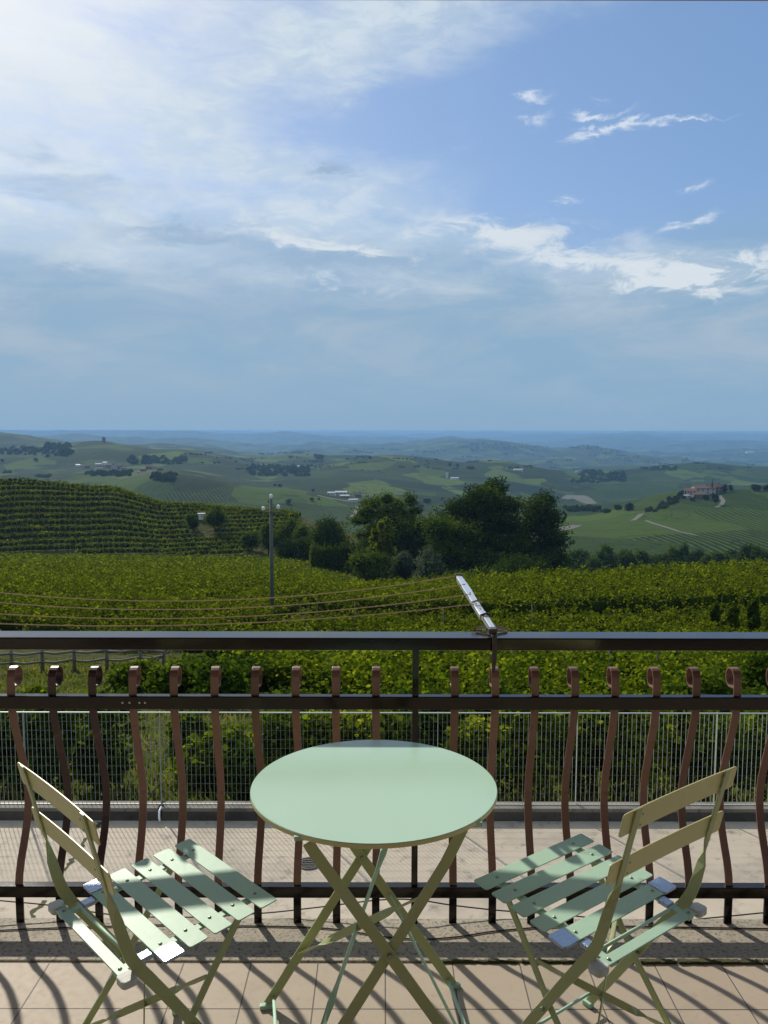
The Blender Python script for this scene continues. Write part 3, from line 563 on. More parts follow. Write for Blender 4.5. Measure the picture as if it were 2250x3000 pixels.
tree_at('shrub', 1500, 160, 1600, 260, M['darktree'], 'wide dark undergrowth bush right of the largest trunk', cat='shrub', n=9000, leaf=0.34, seed=24, style='bush')
tree_at('shrub', 1600, 170, 1600, 120, M['darktree'], 'dark bush at the right foot of the grove', cat='shrub', n=5000, leaf=0.34, seed=25, style='bush')
tree_at('shrub', 1090, 160, 1605, 190, M['darktree'], 'dark bush below the light green tree', cat='shrub', n=5000, leaf=0.34, seed=26, style='bush')
tree_at('hedge', 985, 178, 1583, 150, M['midtree'], 'tall clipped hedge with an even top left of the grove', cat='hedge', n=12000, leaf=0.30, seed=27, style='hedge')
tree_at('shrub', 1065, 170, 1600, 85, M['midtree'], 'rounded bush between the clipped hedge and the willows', cat='shrub', n=5000, leaf=0.3, seed=28, style='bush')
for i, (u, y, v, w, lab, mk) in enumerate([(835, 236, 1500, 95, 'slim light green shrub just right of the utility pole', 'midtree'), (885, 232, 1508, 100, 'second light green shrub right of the utility pole', 'midtree'),
        (845, 222, 1552, 110, 'dark low bush at the right foot of the utility pole line', 'darktree'), (900, 222, 1556, 110, 'dark low bush left of the clipped hedge', 'darktree'),
        (785, 240, 1518, 80, 'small bush behind the utility pole on the terrace', 'shrub'), (628, 262, 1462, 92, 'round brownish-green shrub alone on the hilltop track', 'shrub'),
        (566, 262, 1502, 50, 'low shrub beside the track bend on the hill', 'shrub'), (738, 244, 1538, 80, 'low shrub left of the utility pole', 'shrub')]):
    tree_at('shrub', u, y, v, w, M[mk], lab, cat='shrub', n=3500, leaf=0.36, seed=40+i, style='bush')
# belt of trees in the valley behind the right vineyard crest
POS = ['leftmost', 'second', 'third', 'fourth', 'fifth', 'sixth', 'seventh', 'eighth', 'ninth', 'tenth', 'eleventh', 'twelfth', 'thirteenth', 'fourteenth', 'fifteenth', 'sixteenth', 'rightmost']
belt = [(1665, 1610, 95), (1705, 1590, 80), (1745, 1600, 75), (1785, 1582, 60), (1815, 1604, 70), (1852, 1606, 66), (1885, 1588, 58), (1925, 1612, 80), (1965, 1606, 60),
        (2000, 1590, 64), (2040, 1606, 70), (2078, 1604, 60), (2110, 1600, 66), (2150, 1594, 70), (2186, 1574, 62), (2215, 1590, 66), (2250, 1592, 80)]
for i, (u, v, w) in enumerate(belt):
    tree_at('broadleaf_tree', u, 330+12*math.sin(i*2.1), v, w*1.25, M['midtree' if i % 3 == 0 else 'darktree'], '%s tree of the valley belt behind the right vineyard' % POS[i], n=3200, leaf=0.62, seed=80+i, style='round', group='trees of the valley belt', trunk_frac=0.08)

# ---- near shrubs behind the grating fence
def near_shrub(u, y, hgt, wid, m, label, seed, n=2600, leaf=0.10, style='bush', cat='shrub', name='shrub', shape='leaf'):
    return make_tree(name, at(u, y) if y > 30 else (u-1125)/F*(y*math.cos(PITCH)+0.5), y, hgt, wid, m, label, cat, n, leaf, seed, style, None, shape, None, 0.1)
for i, a_ in enumerate([
    (620, 13.6, 1.5, 1.3, 'vine_near', 'leafy shrub behind the fence left of the table edge'), (710, 13.2, 1.2, 1.2, 'shrub', 'low leafy shrub behind the fence at the table rim'),
    (560, 15.5, 1.6, 1.2, 'vine_near', 'bright leafy shrub behind the fence, fifth and sixth baluster'), (800, 14.5, 1.9, 1.6, 'vine_near', 'bright leafy bush behind the fence behind the left table rim'),
    (940, 14.8, 1.9, 1.7, 'vine_near', 'bush behind the fence behind the middle of the table'), (1080, 14.4, 1.8, 1.6, 'vine_near', 'green bush behind the fence just left of the railing post'),
    (1240, 14.8, 2.0, 1.7, 'shrub', 'dark bush behind the fence just right of the railing post'), (1390, 14.2, 1.5, 1.5, 'vine_near', 'low bush behind the fence at the right table rim'),
    (1540, 14.0, 1.9, 1.6, 'vine_near', 'bright bush behind the fence between the table and the right chair'), (1690, 14.6, 2.2, 1.8, 'vine_near', 'yellow-green vine bush behind the fence above the right chair seat'),
    (1850, 14.0, 2.0, 1.7, 'vine_near', 'yellow-green vine bush behind the fence left of the right chair back'), (1990, 14.8, 2.2, 1.8, 'vine_near', 'bush behind the fence above the right chair back'),
    (2130, 14.2, 2.1, 1.7, 'shrub', 'dark bush behind the last baluster but one on the right'), (2260, 14.6, 2.2, 1.8, 'shrub', 'dark bush behind the fence at the right picture edge'),
    (1460, 17.5, 2.0, 2.0, 'shrub', 'taller shrub in the second line right of the railing post'), (1750, 18, 2.2, 2.2, 'vine_near', 'taller vine shrub in the second line above the right chair seat'),
    (2060, 18, 2.6, 2.4, 'shrub', 'taller dark shrub in the second line at the right'), (1150, 18, 2.0, 2.2, 'shrub', 'taller shrub in the second line behind the railing post'),
    (870, 18, 1.9, 2.0, 'shrub', 'taller shrub in the second line left of the railing post'), (2230, 19, 2.9, 2.2, 'shrub', 'tall dark shrub in the second line at the right edge'),
    (640, 27, 1.8, 3.0, 'shrub', 'dark shrub below the middle rail left of the table'), (540, 29, 2.0, 3.0, 'shrub', 'dark shrub at the end of the wooden fence'),
    (430, 31, 1.6, 2.4, 'shrub', 'dark low shrub in front of the wooden fence end'), (90, 27, 1.1, 1.2, 'vine_near', 'small bright bush on the grass between the first two balusters'),
    (720, 31, 2.2, 3.2, 'shrub', 'broad shrub where the near vines begin'),
    (130, 13.5, 1.9, 1.5, 'shrub', 'young leafy tree behind the fence between the first two balusters'), (300, 14.2, 1.7, 1.4, 'shrub', 'young leafy tree behind the fence by the fourth baluster'),
    (20, 14.5, 1.9, 1.5, 'shrub', 'young leafy tree behind the fence at the left picture edge')]):
    near_shrub(a_[0], a_[1], a_[2]*1.0, a_[3], M[a_[4]], a_[5], 100+i, n=3400 if a_[1] < 20 else 3000, leaf=0.085 if a_[1] < 20 else 0.13)
# dark upright vine shoots at the right edge of the crest field
for i, (u, y, v, w) in enumerate([(1990, 58, 1795, 22), (2020, 60, 1790, 24), (2075, 55, 1760, 34), (2125, 52, 1765, 50), (2180, 50, 1745, 56), (2235, 48, 1750, 60), (2030, 40, 1900, 60), (2200, 42, 1880, 90)]):
    tree_at('young_tree', u, y, v, w*.7, M['shrub'], ['slim dark upright tree', 'second slim dark upright tree', 'dark forked young tree', 'dark bushy young tree', 'tall dark bushy tree', 'dark young tree at the very edge', 'dark bush in front of the upright trees', 'wide dark bush in front of the upright trees'][i]+' in the right vineyard', cat='tree', n=3600, leaf=0.17, seed=140+i, style='tall')

# ------------------------------------------------------------------ far hills: houses, trees, tracks
def hit(u, v, y0=300, y1=40000):
    k = (u-1125)/F; a = math.atan((v-1500)/F)+PITCH; ys = np.exp(np.arange(math.log(y0), math.log(y1), 0.004))
    xs = k*(math.cos(PITCH)*ys+math.sin(PITCH)*ys*math.tan(a)); zr = H-ys*math.tan(a); d = zr-gz(xs, ys); i = np.argmax(d < 0)
    if not (d < 0).any(): i = len(ys)//2
    return float(xs[i]), float(ys[i]), gz1(xs[i], ys[i])
def house(u, v, wpx, hpx_, m_wall, m_roof, label, rot=0.0, depth=0.6, nwin=3, storeys=2, y0=300, chimney=False, group=None, name='house', roof_h=0.28, pos=None):
    x, y, z = hit(u, v, y0) if pos is None else pos; w = wpx*y/F; h_ = hpx_*y/F; d = w*depth; root = empty(name, (x, y, z), rot, label, 'house', group)
    b_ = MB(); b_.box((0, 0, h_/2-1.5), (w, d, h_+3)); rh = h_*roof_h*1.4
    b_.add([(-w/2, -d/2, h_), (-w/2, d/2, h_), (-w/2, 0, h_+rh)], [(0, 1, 2)]); b_.add([(w/2, -d/2, h_), (w/2, d/2, h_), (w/2, 0, h_+rh)], [(0, 2, 1)])
    b_.build('wall', m_wall, root)
    r_ = MB(); e_ = 0.5; t_ = 0.35
    for s in (-1, 1):
        q_ = [(-w/2-e_, s*(d/2+e_), h_-rh*e_/(d/2)), (w/2+e_, s*(d/2+e_), h_-rh*e_/(d/2)), (w/2+e_, 0, h_+rh), (-w/2-e_, 0, h_+rh)]
        q2 = [(a_, b2, c_+t_) for a_, b2, c_ in q_]; r_.add(q_+q2, [(0, 1, 2, 3), (7, 6, 5, 4), (0, 4, 5, 1), (1, 5, 6, 2), (3, 2, 6, 7), (0, 3, 7, 4)])
    ro = r_.build('roof', m_roof, root)
    if chimney: c_ = MB(); c_.box((w*.2, 0, h_+rh+0.5), (.9, .9, 1.8)); c_.box((w*.2, 0, h_+rh+1.5), (1.2, 1.2, .2)); c_.build('chimney', m_roof, ro)
    for sidx in range(storeys):
        for k in range(nwin):
            wx = -w/2+w*(k+.5)/nwin; wz = h_*(sidx+.5)/storeys; wb = MB(); wb.box((wx, -d/2-.03, wz), (min(1.3, w/nwin*.45), .12, min(1.6, h_/storeys*.5))); wb.build('window', M['window'], root)
    return root
V_ = 'houses of the hillside village'
vil = [(231, 1369, 17, 5, 'white', 'greyroof', 'white house at the left end of the hillside village'), (244, 1372, 15, 6, 'plaster', 'roof', 'red-roofed house beside the leftmost white village house'),
 (256, 1373, 13, 6, 'brickwall', 'roof', 'brick-coloured house left of the dark village gap'), (289, 1368, 17, 6, 'plaster', 'greyroof', 'pale-roofed barn in the middle of the hillside village'),
 (290, 1378, 19, 5, 'white', 'roof', 'long white wall house at the lower edge of the village'), (309, 1364, 14, 7, 'white', 'greyroof', 'highest white house of the hillside village'),
 (322, 1371, 18, 7, 'brickwall', 'roof', 'dark red house right of the highest white village house'), (334, 1376, 16, 7, 'plaster', 'roof', 'ochre house near the middle of the village'),
 (350, 1374, 16, 7, 'brickwall', 'roof', 'reddish house just left of the village centre gap'), (362, 1379, 16, 6, 'plaster', 'roof', 'low ochre house at the village centre gap'),
 (408, 1389, 12, 5, 'white', 'roof', 'small white house at the foot of the right village cluster'), (420, 1382, 16, 6, 'brickwall', 'roof', 'left red house of the right village cluster'),
 (438, 1376, 18, 8, 'brickwall', 'roof', 'tallest red house of the right village cluster'), (454, 1378, 16, 7, 'plaster', 'roof', 'ochre house right of the tallest red one'),
 (469, 1380, 15, 6, 'brickwall', 'roof', 'rightmost red house of the hillside village')]
for i, (u, v, w, h_, a_, b_, lab) in enumerate(vil): house(u, v, w, h_, M[a_], M[b_], lab, rot=R(-25+13*(i % 5)), nwin=2, storeys=2, group=V_, y0=700)
for i, (u, v, w, h_, a_, b_, lab) in enumerate([(972, 1451, 22, 7, 'white', 'greyroof', 'left pale shed of the valley farm'), (1000, 1450, 34, 8, 'plaster', 'greyroof', 'long grey-roofed barn of the valley farm'),
  (1010, 1460, 26, 7, 'brickwall', 'greyroof', 'dark barn below the long grey-roofed one'), (1048, 1458, 20, 9, 'brickwall', 'roof', 'brown house at the right end of the valley farm'), (1034, 1468, 26, 4, 'white', 'greyroof', 'low white shed in front of the valley farm')]):
    house(u, v, w, h_, M[a_], M[b_], lab, rot=R(-8+6*i), nwin=3, storeys=1, group='buildings of the valley farm', y0=700)
for i, (u, v, w, h_, a_, b_, lab, rt) in enumerate([(2024, 1454, 34, 17, 'plaster', 'roof', 'pale gabled end house of the hilltop farmstead', -35), (2058, 1446, 62, 18, 'plaster', 'roof', 'long terracotta-roofed main house of the hilltop farmstead', 6),
  (2046, 1458, 40, 11, 'brickwall', 'roof', 'low reddish outbuilding in front of the main farmhouse', 8), (2098, 1443, 44, 18, 'brickwall', 'roof', 'right wing of the hilltop farmstead behind the dark tree', 12),
  (2012, 1458, 16, 7, 'white', 'greyroof', 'small white shed at the left foot of the farmstead', 0)]):
    house(u, v, w, h_, M[a_], M[b_], lab, rot=R(rt), nwin=4 if w > 30 else 2, storeys=2 if h_ > 12 else 1, group='buildings of the hilltop farmstead', y0=600, chimney=w > 40)
for (u, v, w, h_, lab) in [(1310, 1401, 6, 13, 'slim white building alone on the far slope'), (1332, 1405, 22, 5, 'low white sheds beside the slim white building'), (1690, 1384, 8, 4, 'tiny white house on the ridge right of the grove'),
    (1518, 1379, 26, 4, 'long pale shed on the far ridge above the grove'), (880, 1371, 16, 5, 'pale farmhouse in the wood on the middle hill'), (2197, 1325, 22, 3, 'white warehouse far off in the plain at the right')]:
    house(u, v, w, h_, M['white'], M['greyroof'], lab, nwin=2, storeys=1, y0=1200)
tx_ = (307-1125)/F*2250; tw = (tx_, 2250, gz1(tx_, 2250)); t_ = empty('ruined_tower', tw, 0, 'small tower standing on the summit of the left hill', 'tower')
b_ = MB(); b_.box((0, 0, 5), (7, 7, 14)); b_.build('wall', M['brickwall'], t_); b_ = MB(); b_.add([(-4.5, -4.5, 12), (4.5, -4.5, 12), (4.5, 4.5, 12), (-4.5, 4.5, 12), (0, 0, 15)], [(0, 1, 4), (1, 2, 4), (2, 3, 4), (3, 0, 4), (3, 2, 1, 0)]); b_.build('roof', M['roof'], t_)
def far_tree(u, v, wpx, hp, label, style='bush', seed=1, y0=600, name='tree', n=420, group=None, mk='fartree'):
    x, y, z = hit(u, v, y0); return make_tree(name, x, y, hp*y/F, wpx*y/F, M[mk], label, 'tree', n, wpx*y/F*0.085, seed, style, group, 'quad', z-0.5, 0.08)
ft = [(2086, 1446, 17, 46, 'tall dark cypress behind the hilltop farmstead', 'cone'), (2036, 1440, 12, 24, 'small pointed tree left behind the hilltop farmstead', 'cone'), (2122, 1442, 26, 32, 'dark round tree right of the farmstead roof', 'bush'),
 (2068, 1464, 30, 20, 'low dark trees before the main farmhouse wall', 'bush'), (2030, 1468, 22, 16, 'low dark tree before the farmstead gable', 'bush'), (2143, 1440, 22, 28, 'second dark round tree right of the farmstead', 'bush'), (2095, 1480, 28, 40, 'dark tree in front of the farmstead beside the drive', 'round'), (2215, 1437, 40, 26, 'dark wide tree on the crest at the right edge', 'bush'), (2245, 1437, 26, 22, 'dark tree at the right frame edge on the crest', 'bush'),
 (1843, 1496, 40, 28, 'round dark tree right of the saddle', 'bush'), (1812, 1494, 30, 22, 'smaller round tree on the saddle', 'bush'), (1778, 1502, 32, 16, 'low bush left of the saddle trees', 'bush'),
 (936, 1345, 40, 16, 'dark clump of trees on the central ridge', 'bush'), (1018, 1347, 16, 6, 'small trees on the ridge right of the dark clump', 'bush'), (1042, 1346, 14, 6, 'low tree on the central ridge summit side', 'bush'), (1084, 1344, 14, 8, 'single tree on the central ridge summit', 'bush'),
 (1318, 1367, 14, 14, 'left of three dark trees on the right part of the ridge', 'bush'), (1341, 1370, 12, 14, 'middle of three dark trees on the right part of the ridge', 'bush'), (1378, 1374, 32, 10, 'widest of three dark tree groups on the ridge', 'bush'),
 (820, 1428, 22, 12, 'dark bush on the bright spur behind the utility pole', 'bush'), (806, 1426, 12, 12, 'small dark bush on the bright spur', 'bush'), (844, 1478, 24, 18, 'round tree right of the utility pole top', 'bush'), (790, 1478, 18, 16, 'round tree left of the utility pole top', 'bush'),
 (915, 1468, 20, 14, 'bush left of the valley farm track', 'bush'), (935, 1466, 12, 10, 'small bush left of the valley farm', 'bush'), (918, 1440, 14, 10, 'tree above the valley farm track', 'bush'),
 (1218, 1478, 24, 16, 'dark round tree below the far fields left of the largest tree', 'bush'), (1252, 1474, 34, 18, 'wide dark tree just left of the largest grove tree', 'bush'), (105, 1353, 18, 10, 'round tree on the far left field', 'bush'), (8, 1355, 14, 10, 'dark tree at the left edge of the far field', 'bush')]
for i, (u, v, w, h_, lab, st_) in enumerate(ft): far_tree(u, v, w, h_, lab, st_, 200+i, 600, n=1100 if w > 25 else 500)
def woods(rects, label, seed):
    PP = []; SS = []; rg = np.random.default_rng(seed)
    for (u0, u1, v0, v1, n_, hp) in rects:
        for k in range(n_):
            x, y, z = hit(rg.uniform(u0, u1), rg.uniform(v0, v1), 600); r_ = hp*y/F*(.7+.6*rg.random()); c = 80
            d = rg.normal(size=(c, 3)); d /= np.linalg.norm(d, axis=1)[:, None]; d[:, 2] = np.abs(d[:, 2]); p = d*np.array([r_*.75, r_*.75, r_])*(.75+.3*rg.random((c, 1)))+np.array([x, y, z-.5]); PP.append(p); SS.append(np.full(c, r_*.36))
    P = np.concatenate(PP); V, Fc = leaves(P, np.concatenate(SS), 'quad', 0.3, rg); tag(np_mesh('woods', V, Fc, M['fartree']), label, 'woods', None, 'stuff')
woods([(255, 385, 1384, 1398, 70, 9), (440, 515, 1390, 1412, 45, 9)], 'dark woods on the slope right below the hillside village', 5)
woods([(130, 215, 1305, 1340, 80, 8), (0, 140, 1315, 1335, 60, 8)], 'dark wood on the left slope behind the village', 6)
woods([(372, 545, 1342, 1362, 80, 8)], 'wood on the slope behind and right of the village', 7)
woods([(725, 905, 1368, 1396, 110, 9)], 'dark wood in the fold of the middle hill', 8)
woods([(1700, 1830, 1382, 1412, 80, 8)], 'wood on the steep slope right of the grove', 9)
woods([(1885, 1985, 1368, 1378, 40, 6)], 'row of woodland on the far right ridge', 10)
woods([(1655, 1760, 1486, 1500, 60, 9)], 'dark belt of poplars in the valley right of the grove', 11)
woods([(1880, 1990, 1452, 1500, 1, 5), (1890, 1925, 1488, 1500, 12, 9), (1920, 1960, 1474, 1490, 14, 9), (1955, 1990, 1460, 1478, 14, 9), (1985, 2015, 1440, 1462, 14, 9)], 'dark hedge belt climbing to the hilltop farmstead', 12)
woods([(100, 150, 1395, 1402, 20, 7), (10, 40, 1385, 1390, 12, 6)], 'dark trees above the left vineyard crest', 13)
woods([(1060, 1240, 1480, 1512, 26, 10), (1660, 1760, 1405, 1415, 14, 6)], 'scattered trees in the valley bottom between the grove trees', 14)
rw = np.random.default_rng(3)
woods([(u0, u0+rw.uniform(10, 80), v0, v0+3, int(rw.integers(3, 12)), 3.6) for u0, v0 in zip(rw.uniform(540, 2240, 120), rw.uniform(1300, 1378, 120))], 'scattered woods and hedges over the far hills', 15)
def ribbon(pts, width, m, y0, name='track', lift=0.3):
    C = [Vector(hit(u, v, y0)) for u, v in pts]; Q = []
    for a_, b_ in zip(C[:-1], C[1:]):
        for k in range(8): Q.append(a_.lerp(b_, k/8))
    Q.append(C[-1]); vs = []; fs = []
    for i, p in enumerate(Q):
        T = (Q[min(i+1, len(Q)-1)]-Q[max(i-1, 0)]); T.z = 0; T.normalize(); N_ = Vector((-T.y, T.x, 0))*width/2*(1 if width < 10 else .35+.65*math.sin(math.pi*(i+.5)/(len(Q)+1)))
        for s in (-1, 1): w_ = p+N_*s; vs.append((w_.x, w_.y, gz1(w_.x, w_.y)+lift))
    for i in range(len(Q)-1): fs.append((2*i, 2*i+1, 2*i+3, 2*i+2))
    b_ = MB(); b_.add(vs, fs); return tag(b_.build(name, m), kind='structure')
M['dust'] = painted('dusty_track', (0.07, 0.072, 0.05), 0.95, 0, 0.2, 0.2)
M['tanfield'] = painted('dry_field', (0.060, 0.055, 0.036), 0.95, 0, 0.2, 0.05)
ribbon([(1880, 1505), (1868, 1516), (1855, 1525)], 5, M['dust'], 500, 'road'); ribbon([(1892, 1525), (1940, 1541), (1989, 1557), (2045, 1569)], 3, M['dust'], 500)
ribbon([(2107, 1452), (2120, 1466), (2114, 1478), (2100, 1486)], 4, M['dust'], 500); ribbon([(1612, 1560), (1650, 1550), (1692, 1538)], 16, M['tanfield'], 500, 'field')
ribbon([(930, 1453), (965, 1460), (1005, 1467), (1040, 1470)], 9, M['dust'], 700); ribbon([(1047, 1486), (1040, 1505), (1024, 1522)], 4, M['dust'], 500)
ribbon([(1655, 1462), (1690, 1452), (1735, 1476)], 40, M['tanfield'], 700, 'field'); ribbon([(555, 1502), (563, 1510), (585, 1512), (572, 1522)], 2.2, M['dust'], 242)
hx = hit(592, 1524, 242); hb = empty('field_hut', hx, 0.3, 'tiny white hut beside the hilltop track', 'hut'); b_ = MB(); b_.box((0, 0, .9), (2.2, 2, 1.9)); b_.build('wall', M['white'], hb); b_ = MB(); b_.box((0, 0, 1.9), (2.6, 2.4, .14)); b_.build('roof', M['greyroof'], hb)

# the air between here and the horizon
hz_ = MB(); zb = float(Zg.min())-1.0; hz_.box((0, 21000, (zb+4.2)/2), (76000, 42200, 4.2-zb)); hm = bpy.data.materials.new('haze_air'); hm.use_nodes = True
nt = hm.node_tree; nt.nodes.remove(nt.nodes['Principled BSDF']); pv = nt.nodes.new('ShaderNodeVolumePrincipled'); nt.links.new(pv.outputs[0], nt.nodes['Material Output'].inputs['Volume'])
pv.inputs['Color'].default_value = (0.25, 0.47, 0.78, 1); pv.inputs['Density'].default_value = 0.000095; pv.inputs['Anisotropy'].default_value = 0.15
tag(hz_.build('haze', hm), 'bluish air haze over the far hills', 'haze', None, 'stuff')

# ------------------------------------------------------------------ utility pole and wooden fence
px, py = at(804, 62.8), 62.8; pz = gz1(px, py); ptop = z_of(1462, py)
pr = empty('utility_pole', (px, py, pz), 0, 'slim grey utility pole with white insulators rising from the vineyard', 'utility pole'); b_ = MB(); b_.tube([(0, 0, -.5), (0, 0, (ptop-pz)*.5), (0, 0, ptop-pz)], [.17, .14, .105], 10); b_.build('pole', M['polec'], pr, smooth=True)
b_ = MB(); b_.box((0, -.12, ptop-pz-.98), (1.25, .07, .09)); b_.build('crossarm', M['polec'], pr)
for x_, z_ in ((-.56, ptop-pz-.93), (.56, ptop-pz-.80), (0, ptop-pz)):
    b_ = MB(); b_.lathe([(.03, -.05), (.03, .06), (.12, .08), (.15, .14), (.10, .19), (.14, .22), (.13, .29), (.06, .36), (.02, .38)], (x_, -.12 if x_ else 0, z_), 12); b_.build('insulator', M['ceramic'], pr, smooth=True)
wf = empty('wooden_fence', (at(240, 42), 42, gz1(at(240, 42), 42)), 0, 'weathered post-and-rail wooden fence on the grass at the left', 'fence')
posts = [(-60, 40.0, 1.15), (68, 40.5, 1.15), (155, 41, 1.3), (245, 41.6, 1.15), (337, 42.2, 1.1), (432, 42.8, 1.05), (498, 43.4, .8)]; pc = []
for (u, y, h_) in posts:
    x = at(u, y); z = gz1(x, y)+0.10; pc.append((x-wf.location.x, y-wf.location.y, z-wf.location.z)); q_ = pc[-1]
    b_ = MB(); b_.tube([(q_[0], q_[1], q_[2]-.3), (q_[0]+.01, q_[1], q_[2]+h_*.5), (q_[0], q_[1], q_[2]+h_)], [.095, .09, .08], 8); b_.build('post', M['wood'], wf, smooth=True)
for a_, c_ in zip(pc[:-1], pc[1:]):
    for hh_ in (.95, .50):
        b_ = MB(); j = random.uniform(-.04, .04); b_.tube([(a_[0], a_[1]-.08, a_[2]+hh_+j), ((a_[0]+c_[0])/2, a_[1]-.08, (a_[2]+c_[2])/2+hh_-.02), (c_[0], c_[1]-.08, c_[2]+hh_-j-(.25 if c_ is pc[-1] and hh_ > .6 else 0))], .06, 7); b_.build('rail', M['wood'], wf, smooth=True)
b_ = MB(); q_ = pc[-1]; b_.tube([(q_[0]-.5, q_[1]-.15, q_[2]+.1), (q_[0]+.15, q_[1]-.12, q_[2]+.62), (q_[0]+.55, q_[1]-.1, q_[2]+.95)], .04, 7); b_.build('brace', M['wood'], wf, smooth=True)
# bare training stakes of the young orchard seen through the fence, left
for i, (u, y, h_) in enumerate([(75, 13.5, 1.7), (285, 13.9, 1.9), (-30, 14, 1.6)]):
    x = (u-1125)/F*(y+.5); z = gz1(x, y); r_ = empty('young_fruit_tree', (x, y, z), 0, ['thin dark-stemmed young tree behind the first baluster', 'thin dark-stemmed young tree behind the fourth baluster', 'thin dark-stemmed young tree at the left edge'][i], 'tree')
    b_ = MB(); b_.tube([(0, 0, -.2), (.02, 0, h_*.5), (-.03, .02, h_)], [.055, .045, .025], 8)
    for k in range(6):
        a_ = k*1.1; b_.tube([(0, 0, h_*(.45+.07*k)), (.4*math.cos(a_), .3*math.sin(a_), h_*(.62+.07*k))], [.02, .008], 5)
    b_.build('trunk', M['bark'], r_, smooth=True); P = crown_points([(0, 0, h_*.85, .75, .6, .38), (.4, .1, h_*.7, .5, .4, .3)], 900, seed=i+3); Vl, Fl = leaves(P, .085*(.6+.8*rng.random(len(P))), 'leaf', .35); np_mesh('crown', Vl, Fl, M['shrub'], r_)

# ------------------------------------------------------------------ lower terrace with its kerb and the steel grating fence
TZ = -3.84
b_ = MB(); b_.box((0, 6.96, TZ-.2), (36, 8.7, .4)); tag(b_.build('terrace', M['terrace']), kind='structure')
b_ = MB(); b_.box((-7.56+.0, 11.42, TZ+.0), (8.83, .24, .36)); b_.box((4.46+3.2, 11.42, TZ+.0), (21.5, .24, .36)); b_.box((-14.0, 11.42, TZ), (4.0, .24, .36))
tag(b_.build('kerb', M['kerb'], bevel=.01), kind='structure')
b_ = MB(); b_.box((-7.56, 11.297, TZ+.065), (8.83, .006, .13)); b_.box((7.66, 11.297, TZ+.065), (21.5, .006, .13)); tag(b_.build('kerb_shade_strip', M['kerbshade']), kind='structure')  # thin dark sheet on the kerb front, painting its shade
b_ = MB(); b_.box((0, 11.66, TZ-.3), (36, .24, .5)); tag(b_.build('kerb_footing', M['kerb']), kind='structure')
dp = empty('drain_spout', (-3.12, 11.3, TZ+.10), 0, 'small white drain spout in the gap of the dark kerb', 'drain'); b_ = MB(); b_.tube([(0, .12, .06), (0, -.02, .04), (.02, -.10, -.02), (.03, -.11, -.06)], [.016, .016, .015, .012], 10); b_.build('pipe', M['ceramic'], dp, smooth=True); b_ = MB(); b_.box((0, .13, .0), (.16, .05, .17)); b_.build('recess', M['plast'], dp)
dc = empty('drain_cover', (-.93, 10.12, TZ), 0, 'small round rusty drain cover on the concrete terrace left of the table', 'drain cover'); b_ = MB(); b_.lathe([(.02, .0), (.15, .0), (.15, .012), (.135, .016), (.13, .008), (.02, .008)], (0, 0, .004), 24)
for k in range(6): b_.box((0, -.11+.044*k, .017), (.2*math.sqrt(max(.1, 1-((-.11+.044*k)/.14)**2)), .014, .008))
b_.build('cover', M['iron'], dc)
def crack(uv, w, name='terrace_crack'):
    b_ = MB(); C = []
    for u, v in uv:
        a = math.atan((v-1500)/F)+PITCH; y = (H-TZ)/math.tan(a); C.append((((u-1125)/F)*(y*math.cos(PITCH)+(H-TZ)*math.sin(PITCH)), y))
    Q = []
    for a_, c_ in zip(C[:-1], C[1:]):
        for k in range(6): t_ = k/6; Q.append((a_[0]+(c_[0]-a_[0])*t_+random.uniform(-.03, .03), a_[1]+(c_[1]-a_[1])*t_))
    vs = []; fs = []
    for i, (x, y) in enumerate(Q): ww = w*(.4+random.random()); vs += [(x-ww/2, y, TZ+.004), (x+ww/2, y, TZ+.004)]
    for i in range(len(Q)-1): fs.append((2*i, 2*i+1, 2*i+3, 2*i+2))
    b_.add(vs, fs); tag(b_.build(name, M['moss']), kind='structure')
crack([(296, 2410), (275, 2440), (240, 2480), (215, 2520), (186, 2560)], .05); crack([(130, 2640), (100, 2680), (75, 2720), (60, 2760)], .05); crack([(150, 2590), (130, 2640)], .02)
def grating():
    r_ = empty('grating_fence', (0, 11.42, TZ+.18), 0, 'galvanised steel grating fence along the far edge of the terrace', 'fence'); zt = 1.33
    pp = [(67-1125)/F*11.6-1.92*k for k in (2, 1)]+[((u-1125)/F)*11.75 for u in (67, 467, 876, 1285, 1695, 2105)]; pp += [pp[-1]+1.92, pp[-1]+3.84, pp[-1]+5.76]
    for x in pp: b_ = MB(); b_.box((x, .03, zt/2), (.005, .05, zt)); b_.build('post', M['galv'], r_)
    for a_, c_ in zip(pp[:-1], pp[1:]):
        b_ = MB(); n_ = 31; st_ = (c_-a_)/n_
        for k in range(1, n_): b_.box((a_+k*st_, 0, zt/2), (.0021, .012, zt-.02))
        for k in range(1, 11): b_.box(((a_+c_)/2, 0.0, zt-.004-k*.128), (c_-a_-.015, 0.0030, .0030), 0, 1)
        b_.box(((a_+c_)/2, 0, zt), (c_-a_-.004, .026, .012)); b_.box(((a_+c_)/2, 0, .006), (c_-a_-.004, .026, .010)); b_.build('grating_panel', [M['galv'], M['galvshade']], r_)
grating()

# ------------------------------------------------------------------ balcony
b_ = MB(); b_.box((0, .437, -.02), (9, 3.874, .04)); tag(b_.build('floor', M['tiles']), kind='structure')
b_ = MB(); b_.box((0, 2.4935, -.02), (9, .223, .043)); tag(b_.build('balcony_edge', M['sill'], bevel=.004), kind='structure')
b_ = MB(); b_.box((0, .55, -.17), (9, 4.10, .25)); tag(b_.build('balcony_slab', M['kerb']), kind='structure')
b_ = MB(); b_.box((0, -1.5, (TZ+3.1)/2), (9, .3, 3.1-TZ)); tag(b_.build('house_wall', M['plaster']), kind='structure')
